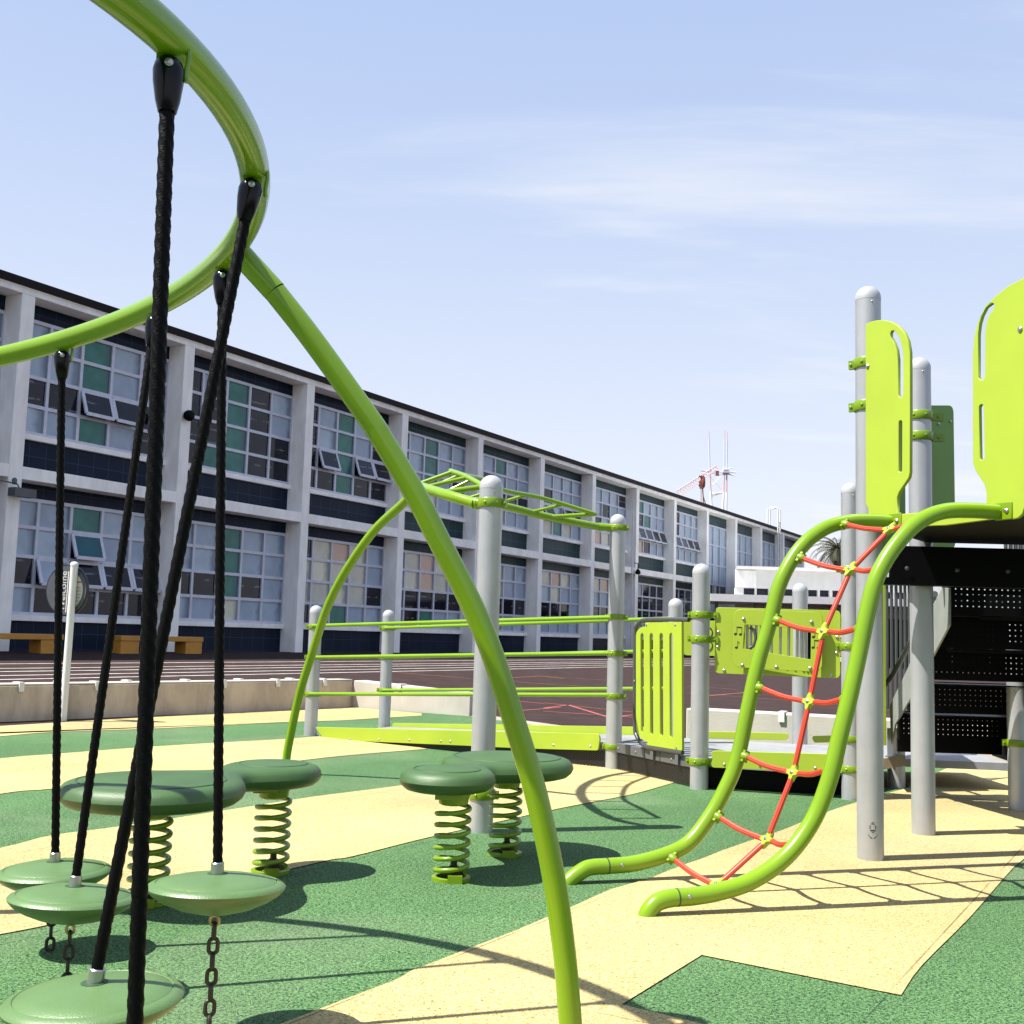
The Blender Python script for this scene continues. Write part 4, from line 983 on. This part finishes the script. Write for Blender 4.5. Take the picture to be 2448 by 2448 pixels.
# handrails: three on the near side, three on the far side
def rail(pl, a, b, r=.0175, offs=-.055):
    k = MB(); p, q = pl.pw(*a, offs), pl.pw(*b, offs); k.tube([p, q], r, 12); obj('handrail', k, 'tube', ps)
rail(plIH, (750, 1496.5), (1476, 1476)); rail(plIH, (752, 1571.6), (1474, 1561.5)); rail(plIH, (745, 1658.5), (1470, 1661))
rail(plJG, (928, 1501.5), (1612, 1479), offs=-.05); rail(plJG, (928, 1572.5), (1612, 1556), offs=-.05); rail(plJG, (920, 1650), (1612, 1646), offs=-.05)
# expanded metal skirt under the ramp and the deck front
def skirt(a, b, z0a, z0b, z1a, z1b, nm='mesh_skirt'):
    pl = Plane(a, b); L_ = (b-a).length
    org, rz = ORG[ps.name]; me = bpy.data.meshes.new(nm); me.from_pydata([(0, 0, z0a), (L_, 0, z0b), (L_, 0, z1b), (0, 0, z1a)], [], [(0, 1, 2, 3)])
    o = _link(nm, me, 'skirt', ps); o.location = a-org; d = (b-a); o.rotation_euler = (0, 0, math.atan2(d.y, d.x)); return o
nI = plIH.n
skirt(fI.lerp(fH, .34)+nI*.0, fH, 0, 0, .06, .18); skirt(fH, fC, 0, 0, .18, .18)
k = MB(); a = fI.lerp(fH, .36)+nI*.10; b = fH+nI*.10; c = fC+Plane(fH, fC).n*.10
k.poly([a, b, b+Vector((0, 0, .15)), a+Vector((0, 0, .05))]); k.poly([b, c, c+Vector((0, 0, .15)), b+Vector((0, 0, .15))]); k.poly([c, fE+Vector((.1, .2, 0)), fE+Vector((.1, .2, .14)), c+Vector((0, 0, .15))]); obj('underdeck_shade_sheet', k, 'black', ps)  # black sheets painting in the dark behind the skirt and under the deck

# ---- transfer deck
cen = (fH+fC+fE+fL+fF+fG)/6
dk = [fH, fC, fE, fL, Vector((3.75, 8.55, 0)), Vector((3.75, 9.7, 0)), fF, fG]
k = MB(); nV = len(dk)
ins = [p + (cen-p).normalized()*.04 for p in dk]
k.add([p+Vector((0, 0, .15)) for p in ins] + [p+Vector((0, 0, zdk)) for p in ins], [list(range(nV))[::-1], list(range(nV, 2*nV))] + [(i, (i+1) % nV, nV+(i+1) % nV, nV+i) for i in range(nV)]); obj('transfer_deck', k, 'deck', ps)
plHC = Plane(fH, fC)
k = MB(); L_ = (fC-fH).length
for i in range(5):
    a = .06+(L_-.12)*i/5; b = .06+(L_-.12)*(i+1)/5-.008; k.hexa([plHC.w(x, z, o) for z in (.135, .208) for x, o in ((a, -.012), (b, -.012), (b, .03), (a, .03))])
bmo = obj('deck_beam', k, 'beam', ps, bevel=.004)
for f in (.08, .3, .5, .72, .92):
    k = MB(); k.lathe(plHC.w(L_*f, .17, -.013), [(.009, 0), (.009, .003), (.004, .007)], 10, axis=-plHC.n); obj('bolt', k, 'steel', bmo)
for f in (.52, .80):
    k = MB(); k.hexa([plHC.w(x, z, o) for z in (.14, .26) for x, o in ((L_*f-.02, -.034), (L_*f+.02, -.034), (L_*f+.02, -.014), (L_*f-.02, -.014))]); obj('frame_bracket', k, 'beam', bmo)
plCE = Plane(fC, fE)
curb(plCE, [(1703, 1796), (1712, 1794), (2012, 1803), (2016, 1806), (2016, 1846), (1705, 1833), (1702, 1824), (1707, 1815), (1702, 1804)], off=-.03, bolts=[(1733, 1826), (1818, 1829.5), (1950, 1835)])
plGF = Plane(fG, fF)
curb(plGF, [(1660, 1748), (1880, 1753), (1886, 1759), (1880, 1769), (1660, 1764)], off=.0)
plFL = Plane(fF, fL)
plx = Plane((fE.x-.35, fE.y+.55), (fE.x+.0, fE.y+.08)); curb(plx, [(1943, 1760), (2040, 1757), (2040, 1773), (1948, 1775)], off=0)
# tan support beam under the deck at the stair foot
k = MB(); k.bar(dp(2100, 1827, 8.5), dp(2163, 1817, 8.5), .05, .075); obj('deck_support_beam', k, 'tan', ps)

# ---- slotted gate panel in a grey tube frame, between the two posts beside the ramp end
gpn = plHC
ol_ = [gpn.ab(*q) for q in [(1553, 1489), (1640, 1488), (1641.5, 1794), (1558, 1781), (1556, 1772), (1543, 1766), (1531, 1747), (1531, 1512), (1542, 1500), (1553, 1499)]]
slots = [slot(gpn.ab(x, 1521), gpn.ab(x+.8, yb-4), .050) for x, yb in ((1545.5, 1749), (1567.7, 1753.5), (1591.5, 1756.5), (1615.2, 1761))]
gt = sheet('slotted_panel', gpn, [fillet(ol_, [.01, .01, .01, .01, .01, .05, .05, .05, .05, .01])] + slots, .02, 'lime', ps, -.03)
k = MB(); fr = [gpn.pw(*q, -.028) for q in [(1655, 1482), (1640, 1481.5), (1600, 1481), (1556, 1481.5), (1541, 1485), (1530, 1497), (1526.5, 1515), (1525.5, 1600), (1525.7, 1735), (1529, 1757), (1540, 1776), (1560, 1787), (1600, 1793), (1640, 1799)]]
k.tube(spline(fr, 5), .0165, 12); obj('panel_frame', k, 'grey', gt)
for q in ((1556, 1494), (1625, 1494), (1527.5, 1628), (1557, 1773), (1628, 1787)):
    k = MB(); k.lathe(gpn.pw(*q, -.041), [(.009, 0), (.009, .003), (.004, .007)], 10, axis=-gpn.n); obj('bolt', k, 'steel', gt)

# ---- chime panel with music notes
pm = plCE
def rect(pl, pts, r): return fillet([pl.ab(*q) for q in pts], r)
cp = sheet('chime_panel', pm, [rect(pm, [(1710, 1452), (2009, 1460), (2008, 1621), (1709, 1609)], .035), rect(pm, [(1782, 1493), (1941, 1503), (1940, 1577), (1778, 1551)], .004)], .02, 'lime', ps, .01)
op = rect(pm, [(1782, 1493), (1941, 1503), (1940, 1577), (1778, 1551)], .004)
ib = sheet('raised_board', pm, [rect(pm, [(1757, 1457), (1967, 1464), (1966, 1606), (1756, 1594)], .06), op], .018, 'lime', cp, -.055)
for i, (u, vt, vb) in enumerate([(1788, 1494, 1550), (1797, 1495, 1552), (1809, 1495, 1554), (1821, 1496, 1556), (1834, 1497, 1559), (1846, 1498, 1560), (1867, 1498, 1564), (1887, 1500, 1567), (1907, 1501, 1570), (1917, 1502, 1572), (1926, 1502, 1574)]):
    k = MB(); k.tube([pm.pw(u, vt-4, -.028), pm.pw(u-1.0, vb+4, -.028)], .0095, 10); obj('chime_tube', k, 'steel', cp)
k = MB(); k.tube(spline([pm.pw(1794, 1500, -.04), pm.pw(1804, 1508, -.042), pm.pw(1808, 1525, -.042), pm.pw(1803, 1543, -.042), pm.pw(1792, 1550, -.04)], 5), .011, 10); obj('chime_bow', k, 'grey', cp)
for q in ((1780, 1480), (1941, 1487), (1777, 1590), (1858, 1594), (1938, 1597)):
    k = MB(); k.lathe(pm.pw(*q, -.064), [(.012, 0), (.012, .004), (.007, .009), (.003, .011)], 12, axis=-pm.n); obj('bolt', k, 'steel', ib)
for q in ((1717, 1511), (1716, 1547), (1731, 1603), (1985, 1614), (2001, 1523), (2000, 1561)):
    k = MB(); k.lathe(pm.pw(*q, .0), [(.011, 0), (.011, .004), (.006, .008)], 12, axis=-pm.n); obj('bolt', k, 'steel', cp)
def note(u, v, s, two):
    lps = []
    a, b = pm.ab(u, v)
    ell = lambda cx, cy: [(cx+s*.30*math.cos(t)*.95-s*.05*math.sin(t), cy+s*.22*math.sin(t)+s*.06*math.cos(t)) for t in [2*math.pi*i/14 for i in range(14)]]
    lps.append(ell(a, b)); lps.append([(a+s*.22, b), (a+s*.30, b), (a+s*.30, b+s*1.25), (a+s*.22, b+s*1.25)])
    if two:
        lps.append(ell(a+s*.95, b-s*.05)); lps.append([(a+s*1.17, b), (a+s*1.25, b), (a+s*1.25, b+s*1.2), (a+s*1.17, b+s*1.2)]); lps.append([(a+s*.22, b+s*1.22), (a+s*1.25, b+s*1.17), (a+s*1.25, b+s*1.40), (a+s*.22, b+s*1.45)])
    else: lps.append([(a+s*.30, b+s*1.25), (a+s*.62, b+s*.85), (a+s*.66, b+s*.62), (a+s*.55, b+s*.82), (a+s*.30, b+s*.98)])
    k = MB(); 
    for lp in lps: k.poly([pm.w(x, y, -.0652) for x, y in lp])
    obj('music_note', k, 'ink', ib)
note(1761, 1516, .036, True); note(1763, 1548, .036, False); note(1946, 1523, .036, False); note(1945, 1548, .036, True)
# ---- drum panel behind the deck
dpn = plGF
dr_ = sheet('drum_panel', dpn, [rect(dpn, [(1634, 1483), (1900, 1489), (1900, 1572), (1634, 1566)], .04)], .02, 'lime', ps, -.02)
for (u, v) in ((1694, 1512), (1694, 1543)):
    k = MB(); k.tube([dpn.w(dpn.ab(u, v)[0]+.035*math.cos(t), dpn.ab(u, v)[1]+.042*math.sin(t), -.031) for t in [2*math.pi*i/24 for i in range(24)]], .005, 6, closed=True); obj('drum_ring', k, 'ink', dr_)
# orange and white spinner beads on the far post
for i, (v, c) in enumerate([(1506, 'orline'), (1519, 'cream'), (1534, 'orline'), (1549, 'cream'), (1563, 'orline'), (1577, 'cream')]):
    k = MB(); k.lathe(dp(2015, v, 8.6)-Vector((0, 0, .018)), [(.012, 0), (.02, .004), (.02, .034), (.012, .038)], 12); obj('spinner_bead', k, c, ps)
k = MB(); k.tube([dp(2015, 1494, 8.6), dp(2015, 1592, 8.6)], .008, 8); obj('spinner_rod', k, 'steel', ps)

# ---- black stairs, seen from behind and below
sl0, sl1 = Vector((2.77, 8.42, 0)), Vector((2.53, 6.62, 0)); sr0, sr1 = sl0+Vector((.74, -.02, 0)), sl1+Vector((.74, -.02, 0))
plS = Plane(sl1, sl0)
st_out = [(2129, 1687), (2132, 1778), (2142, 1731), (2174, 1677), (2236, 1561), (2271, 1495), (2271, 1407), (2255, 1405), (2226, 1462), (2172, 1598)]
sheet('stair_stringer', plS, [fillet([plS.ab(*q) for q in st_out], .008)], .012, 'stringer', ps, 0)
lo = [plS.ab(*q) for q in st_out]
org = ORG[ps.name][0]
me = sheet_mesh('stair_stringer', [[(-.05, 1.36), (-.05, 1.56), (.25, 1.56), (1.84, .5), (1.84, .27), (1.45, .27)]], .012); plS2 = Plane(sr1, sr0); me.transform(Matrix.Translation(-org) @ plS2.mtx(0)); _link('stair_stringer', me, 'black', ps)
rz_ = [1.326, 1.13, .925, .70, .48]; ry_ = [6.80, 7.12, 7.45, 7.80, 8.14]
def perf_plate(name, c, w_, h_, rx):
    me = bpy.data.meshes.new(name); me.from_pydata([(-w_/2, 0, -h_/2), (w_/2, 0, -h_/2), (w_/2, 0, h_/2), (-w_/2, 0, h_/2)], [], [(0, 1, 2, 3)])
    o = _link(name, me, 'perfd' if c.z < .8 else 'perf', ps); o.location = c-org; o.rotation_euler = (rx, 0, R(-1.5)); return o
for i, (z, y) in enumerate(zip(rz_, ry_)):
    x = 2.53 + .24*(y-6.62)/1.8 + .37
    perf_plate('stair_riser', Vector((x, y, z)), .72, .125, 0)
    k = MB()
    for sg_ in (-1, 1): k.box((x, y, z+sg_*.078), (.36, -.009, 0), (0, .006, 0), (0, 0, .024))
    if i: k.box((x, y-.14, z+.092), (.36, -.009, 0), (0, .13, 0), (0, 0, .004))
    k.box((x-.36, y, z), (.006, 0, 0), (0, .02, 0), (0, 0, .1)); k.box((x+.36, y, z), (.006, 0, 0), (0, .02, 0), (0, 0, .1))
    obj('stair_tread', k, 'black', ps)
k = MB(); k.box((3.10, 8.16, .345), (.36, -.009, 0), (0, .012, 0), (0, 0, .045)); obj('stair_toe_plate', k, 'black', ps)
k = MB(); hp = [(2118, 1634, 8.62), (2135, 1612, 8.55), (2160, 1566, 8.2), (2200, 1490, 7.6), (2235, 1420, 7.0)]; k.tube([dp(*q) for q in hp], .019, 12); k.lathe(dp(2118, 1634, 8.62), [(.005, -.02), (.02, -.01), (.024, .0), (.02, .012), (.004, .02)], 12, axis=(1, 0, 0)); obj('stair_handrail', k, 'grey', ps)
bar = [(2120, 8.9), (2131, 8.95), (2142, 9.0), (2153, 9.05), (2163, 9.1), (2173, 9.15)]
k = MB(); k.tube([dp(2114, 1392, 8.88), dp(2178, 1396, 9.17)], .016, 8); k.tube([dp(2114, 1692, 8.88), dp(2178, 1694, 9.17)], .016, 8); br_ = obj('bar_barrier', k, 'grey', ps)
for u, y in bar:
    k = MB(); k.tube([dp(u, 1392, y), dp(u+2, 1692, y)], .0125, 8); obj('barrier_bar', k, 'grey', br_)
pg_ = Plane((2.62, 8.30), (2.655, 8.20)); k = MB(); a = dp(2108, 1400, 8.25); b = dp(2117, 1400, 8.25); zt_, zb_ = dp(2112, 1395, 8.25).z, dp(2114, 1781, 8.25).z
k.hexa([Vector((x, y, z)) for z in (zb_, zt_) for x, y in ((a.x, 8.25), (b.x, 8.25), (b.x+.14, 8.85), (a.x+.14, 8.85))]); obj('side_panel', k, 'lime', ps, bevel=.003)
k = MB(); a, b = dp(2370, 1700, 8.95), dp(2412, 1700, 8.95); zt_, zb_ = dp(2390, 1690, 8.95).z, .24
k.hexa([Vector((x, y, z)) for z in (zb_, zt_) for x, y in ((a.x, 8.95), (b.x+.3, 8.85), (b.x+.3, 8.87), (a.x, 8.97))]); obj('side_panel', k, 'lime', ps, bevel=.003)

# ---- tall deck
hx = [bA2, bV5, bV4, bV3, fl(bB), fl(bA)]; hc = sum(hx, Vector((0, 0, 0)))/6
k = MB(); hi = [p + (hc-p).normalized()*.035 for p in hx]; zb_, zt_ = 1.615, 1.655
k.add([p+Vector((0, 0, zb_)) for p in hi] + [p+Vector((0, 0, zt_)) for p in hi], [list(range(6))[::-1], list(range(6, 12))] + [(i, (i+1) % 6, 6+(i+1) % 6, 6+i) for i in range(6)])
td = obj('tall_deck', k, 'black', ps)
k = MB(); k.box((2.09+.62, 6.33, 1.475), (.62, -.012, 0), (0, .012, 0), (0, 0, .105)); k.box((2.71, 6.45, 1.575), (.62, -.012, 0), (0, .13, 0), (0, 0, .006)); ld = obj('landing_plate', k, 'black', ps, bevel=.004)
k = MB(); k.box((2.71, 6.36, 1.385), (.66, -.012, 0), (0, .05, 0), (0, 0, .02)); obj('landing_beam', k, 'black', ps)
for u, v in ((2168, 1359), (2288, 1363), (2409, 1366)):
    k = MB(); k.lathe(dp(u, v, 6.315), [(.012, 0), (.012, .004), (.005, .009)], 10, axis=(0, -1, 0)); obj('bolt', k, 'grey', ld)
for u, y in [(2404+i*12, 7.4) for i in range(5)]:
    k = MB(); k.tube([dp(u, 1288, y)+Vector((0, 0, .5)), dp(u, 1308, y)-Vector((0, 0, .25))], .0125, 8); obj('barrier_bar', k, 'grey', br_)
# U-shaped entrance sheet with hand-hold slots, around the climber's top
op0 = fl(bA) - n_*.078; UP = Plane(op0 - e_*.2, op0 + e_*1.5)
upx = [(2073.5, 776), (2084, 771), (2098, 767.5), (2115, 766.5), (2133, 770.5), (2150, 780), (2164, 795), (2173, 815), (2177.5, 842), (2178, 900), (2178, 1000), (2177.5, 1130), (2175, 1142), (2152, 1176), (2147.5, 1188), (2147, 1231), (2210, 1226), (2290, 1216), (2362, 1207), (2363, 1178), (2358, 1158), (2337, 1126), (2330.5, 1108), (2330, 1000), (2330, 850), (2333, 808), (2342, 772), (2360, 736), (2385, 708), (2415, 685), (2448, 668), (2485, 655), (2530, 650), (2585, 658), (2586, 900), (2586, 1185), (2560, 1212), (2452, 1212), (2447, 1228), (2437, 1237), (2425, 1240), (2372, 1241), (2262, 1255), (2140, 1259), (2080, 1262), (2080, 1215), (2073.5, 1205)]
outl = [UP.ab(*q) for q in upx]
def bentslot(px): return [UP.ab(*q) for q in px]
sl_ = [bentslot([(2131, 797), (2134, 790.5), (2141, 789.5), (2150, 799), (2157, 815), (2162.5, 840), (2163.5, 860), (2163, 945), (2160, 952), (2154, 952), (2149, 945), (2149, 860), (2146, 836), (2139, 818), (2131, 806)]),
       slot(UP.ab(2156, 1011), UP.ab(2155.5, 1124), .027),
       bentslot([(2376, 724), (2383, 728), (2379, 741), (2369, 754), (2362, 775), (2359.5, 800), (2359, 900), (2355, 910), (2347, 911), (2340.5, 903), (2341, 800), (2344, 775), (2352, 748), (2363, 729), (2370, 724)]),
       slot(UP.ab(2349.5, 974), UP.ab(2351.5, 1094), .030)]
us_ = sheet('entrance_panel', UP, [outl] + sl_, .019, 'lime', ps, 0, bev=.002)
for q in ((2078, 876), (2443, 788), (2408, 1221)):
    k = MB(); k.lathe(UP.pw(*q, -.0095), [(.012, 0), (.012, .004), (.006, .009)], 12, axis=-UP.n); obj('bolt', k, 'steel', us_)
# far flanking panels behind post B
pb = Plane((2.20, 6.56), (2.75, 6.95))
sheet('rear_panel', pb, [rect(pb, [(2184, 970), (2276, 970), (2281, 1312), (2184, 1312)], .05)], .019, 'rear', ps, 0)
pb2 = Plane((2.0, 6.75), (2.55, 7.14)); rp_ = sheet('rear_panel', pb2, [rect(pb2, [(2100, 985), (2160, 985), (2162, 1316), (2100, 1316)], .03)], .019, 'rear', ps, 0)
for q in ((2240, 1014), (2268, 1008), (2234, 1044)):
    k = MB(); k.lathe(pb.pw(*q, -.0095), [(.010, 0), (.010, .004), (.005, .008)], 10, axis=-pb.n); obj('bolt', k, 'steel', rp_)

# ================================================================ NET CLIMBER
fLt, fRt = gp(1356, 2112), gp(1546, 2190)
tL, tR = UP.pw(2130, 1248), UP.pw(2388, 1224)
pL, pR = Plane(fLt, tL), Plane(fRt, tR)
nc = thing('net_climber', 'lime green curved climber with red rubber net rising from the ground to the tall deck', 'climber', (fLt+fRt)/2)
Lpx = [(1393, 2081), (1417, 2073), (1451, 2070.5), (1517, 2064), (1594, 2043), (1648, 2014), (1695, 1955), (1730, 1894), (1761, 1820), (1787, 1700), (1813, 1582), (1839, 1494), (1863, 1400), (1894, 1337), (1923, 1300), (1950, 1277), (1984, 1258), (2030, 1247), (2079, 1245), (2130, 1248)]
Rpx = [(1566, 2161), (1590, 2150), (1618, 2145.5), (1655, 2143), (1718, 2132), (1792, 2108), (1861, 2064), (1912, 2010), (1954, 1940), (1985, 1855), (2008, 1758), (2030, 1670), (2054, 1560), (2071, 1474), (2090, 1398), (2115, 1343), (2146, 1298), (2182, 1259), (2221, 1234), (2267, 1221), (2324, 1220), (2388, 1224)]
Lp = [fLt-Vector((.0, 0, .05)), fLt] + [pL.pw(*q) for q in Lpx]; Rp = [fRt-Vector((.0, 0, .05)), fRt] + [pR.pw(*q) for q in Rpx]
def climber_rail(P, pl, end, js):
    sp = spline(P, 6); k = MB(); k.tube(sp, TR, 20); r = obj('rail', k, 'tube', nc)
    j = js; d = (sp[j+1]-sp[j]).normalized(); k = MB(); k.tube([sp[j]-d*.003, sp[j]+d*.003], TR+.0007, 20); obj('joint_seam', k, 'groove', r)
    q = sp[j+2]+d*.02; vw = (EYE-q).normalized(); vw = (vw-d*vw.dot(d)).normalized(); k = MB(); k.lathe(q+vw*(TR-.001), [(.008, 0), (.008, .003), (.004, .006)], 10, axis=vw); obj('bolt', k, 'steel', r)
    vs = end - UP.n*.012; k = MB(); k.box(vs + e_*.035, UP.n*.004, e_*.045, Vector((0, 0, .038))); pt_ = obj('end_plate', k, 'limed', r, bevel=.006)
    k = MB(); k.lathe(vs + e_*.055 - UP.n*.004, [(.010, 0), (.010, .004), (.005, .008)], 10, axis=-UP.n); obj('bolt', k, 'steel', pt_)
    return sp
SL_ = climber_rail(Lp, pL, tL, 24); SR_ = climber_rail(Rp, pR, tR, 24)
pM = Plane((fLt+fRt)/2, (tL+tR)/2)
Cx = [(2127, 1266), (2034, 1362), (1969, 1510), (1935, 1677), (1897, 1847), (1834, 2008), (1714, 2117)]
Lx = [(2014, 1277), (1917, 1350), (1864, 1490), (1825, 1646), (1788, 1806), (1724, 1957), (1602, 2066)]
Rx = [(2240, 1257), (2094, 1355), (2056, 1499), (2018, 1659), (1986, 1838), (1899, 2018), (1800, 2112)]
Cw = [pM.pw(*q) for q in Cx]; Lw = [pL.pw(*q) for q in Lx]; Rw = [pR.pw(*q) for q in Rx]
cross = (fRt-fLt).normalized()
def flute(i, th): return 1-.12*abs(math.sin(th*5))**3
def cord(a, b, sag, nm='net_cord'):
    m_ = (a+b)/2 - Vector((0, 0, sag)); P = spline([a, a.lerp(m_, .55)-Vector((0, 0, sag*.28)), m_, b.lerp(m_, .55)-Vector((0, 0, sag*.28)), b], 6) if sag else [a.lerp(b, i/12) for i in range(13)]
    k = MB(); k.tube(P, .0115, 20, prof=flute); obj(nm, k, 'red', nc)
def cord3(pts, nm='net_cord'): k = MB(); k.tube(spline(pts, 8), .0115, 20, prof=flute); obj(nm, k, 'red', nc)
for i in range(7):
    up_ = (Cw[max(i-1, 0)]-Cw[min(i+1, 6)]).normalized(); sd_ = cross; nn_ = sd_.cross(up_).normalized()
    k = MB()
    if nn_.dot(EYE-Cw[i]) < 0: nn_ = -nn_
    c = Cw[i]; outl_ = []
    for j in range(32):
        t = 2*math.pi*j/32; r_ = .021 + .021*abs(math.cos(2*t))**3; outl_.append((t, r_))
    vs = []
    for q, sc in ((-.011, .9), (-.008, 1), (.008, 1), (.011, .9)): vs += [c + sd_*math.cos(t)*r_*sc + up_*math.sin(t)*r_*sc + nn_*q for t, r_ in outl_]
    fs = [(a*32+j, a*32+(j+1) % 32, (a+1)*32+(j+1) % 32, (a+1)*32+j) for a in range(3) for j in range(32)] + [list(range(32))[::-1], list(range(96, 128))]
    k.add(vs, fs); con = obj('net_connector', k, 'lime', nc)
    k = MB(); k.lathe(c+nn_*.011, [(.009, 0), (.009, .003), (.004, .007)], 10, axis=nn_); obj('bolt', k, 'steel', con)
    for P, sgn, rr in ((Lw[i], -1, SL_), (Rw[i], 1, SR_)):
        if i == 6 and sgn == 1: P = min(SR_, key=lambda x: (x-Rw[6]).length)
        a = c + sd_*sgn*.03; q = min(rr, key=lambda x: (x-P).length); dr_2 = (P-q); b = P
        inw = (a-q).normalized(); b = q + inw*(TR+.02)
        mid_ = (a+b)/2 - up_*(.008 if sgn < 0 else .010); cord3([b, mid_, a])
        k = MB(); k.lathe(q + inw*(TR-.004), [(.020, 0), (.020, .014), (.017, .022), (.013, .03)], 14, axis=inw); k.box(q + inw*(TR+.006), up_*.026, nn_*.013, inw*.007); obj('rail_clamp', k, 'limed', nc)
    if i:
        p0 = Cw[i-1]; u0 = (Cw[i-1]-Cw[i]).normalized(); nx = Cw[min(i+1, 6)]; cord3([Cw[i-1]-u0*.03, Cw[i-1].lerp(Cw[i], .5)-nn_*.0, Cw[i]+u0*.03])

# ================================================================ LIGHT AND SKY
AZ, EL = R(18.0), R(59.0)          # shadows run towards +18 degrees from the x axis
sd = Vector((-math.cos(AZ)*math.cos(EL), -math.sin(AZ)*math.cos(EL), math.sin(EL)))   # towards the sun
sun = bpy.data.lights.new('sun', 'SUN'); sun.energy = 4.9; sun.angle = R(.53); sun.color = (1, .955, .87)
so = bpy.data.objects.new('sun', sun); COL.objects.link(so); so.rotation_euler = sd.to_track_quat('Z', 'Y').to_euler(); so.location = sd*40
w = bpy.data.worlds.new('World'); SC.world = w; w.use_nodes = True; nt, N, L = nodes(w); bg = N['Background']
sky = N.new('ShaderNodeTexSky'); sky.sky_type = 'NISHITA'; sky.sun_disc = False; sky.sun_elevation = EL
sky.sun_rotation = math.atan2(sd.x, sd.y); sky.altitude = 50; sky.air_density = 1.0; sky.dust_density = .9; sky.ozone_density = 1.6
bg.inputs['Strength'].default_value = SKY_S
# thin cirrus: streaked noise over the direction of view, denser towards the horizon
tc = N.new('ShaderNodeTexCoord'); sp = N.new('ShaderNodeSeparateXYZ'); L.new(tc.outputs['Generated'], sp.inputs[0])
def mth(op, a, b=None, clampit=False):
    x = N.new('ShaderNodeMath'); x.operation = op; x.use_clamp = clampit
    for i, q in enumerate((a, b)):
        if q is None: continue
        if isinstance(q, (int, float)): x.inputs[i].default_value = q
        else: L.new(q, x.inputs[i])
    return x.outputs[0]
zc_ = mth('MAXIMUM', sp.outputs[2], .04)
px_ = mth('DIVIDE', sp.outputs[0], mth('ADD', zc_, .12)); py_ = mth('DIVIDE', sp.outputs[1], mth('ADD', zc_, .12))
cb = N.new('ShaderNodeCombineXYZ'); L.new(px_, cb.inputs[0]); L.new(py_, cb.inputs[1])
mp = N.new('ShaderNodeMapping'); mp.inputs['Rotation'].default_value = (0, 0, R(-14)); mp.inputs['Scale'].default_value = (.42, 1.5, 1); mp.inputs['Location'].default_value = (.35, .2, 0)
L.new(cb.outputs[0], mp.inputs['Vector'])
nz = N.new('ShaderNodeTexNoise'); nz.inputs['Scale'].default_value = 1.15; nz.inputs['Detail'].default_value = 8; nz.inputs['Roughness'].default_value = .55; nz.inputs['Distortion'].default_value = .5
L.new(mp.outputs['Vector'], nz.inputs['Vector'])
r1 = N.new('ShaderNodeValToRGB'); r1.color_ramp.elements[0].position = .53; r1.color_ramp.elements[1].position = .78; r1.color_ramp.interpolation = 'EASE'; L.new(nz.outputs['Fac'], r1.inputs['Fac'])
n2 = N.new('ShaderNodeTexNoise'); n2.inputs['Scale'].default_value = .5; n2.inputs['Detail'].default_value = 3; L.new(mp.outputs['Vector'], n2.inputs['Vector'])
cl_ = mth('MULTIPLY', mth('MULTIPLY', r1.outputs['Color'], n2.outputs['Fac']), 1.2)
hz = N.new('ShaderNodeMapRange'); hz.inputs['From Min'].default_value = .02; hz.inputs['From Max'].default_value = .50; hz.inputs['To Min'].default_value = .92; hz.inputs['To Max'].default_value = .0; L.new(sp.outputs[2], hz.inputs['Value'])
def mixc(f, a, b):
    mx = N.new('ShaderNodeMix'); mx.data_type = 'RGBA'
    if isinstance(f, float): mx.inputs['Factor'].default_value = f
    else: L.new(f, mx.inputs['Factor'])
    L.new(a, mx.inputs['A']); mx.inputs['B'].default_value = (*b, 1); return mx.outputs['Result']
c = mixc(.80, sky.outputs[0], VEIL)
c = mixc(mth('ADD', mth('POWER', mth('MAXIMUM', hz.outputs[0], 0.), 1.35), cl_, True), c, CLOUD)
L.new(c, bg.inputs['Color'])
SC.view_settings.view_transform = 'Standard'; SC.view_settings.look = 'None'; SC.view_settings.exposure = EXPO; SC.view_settings.gamma = 1
SC.cycles.max_bounces = 8; SC.cycles.transparent_max_bounces = 24
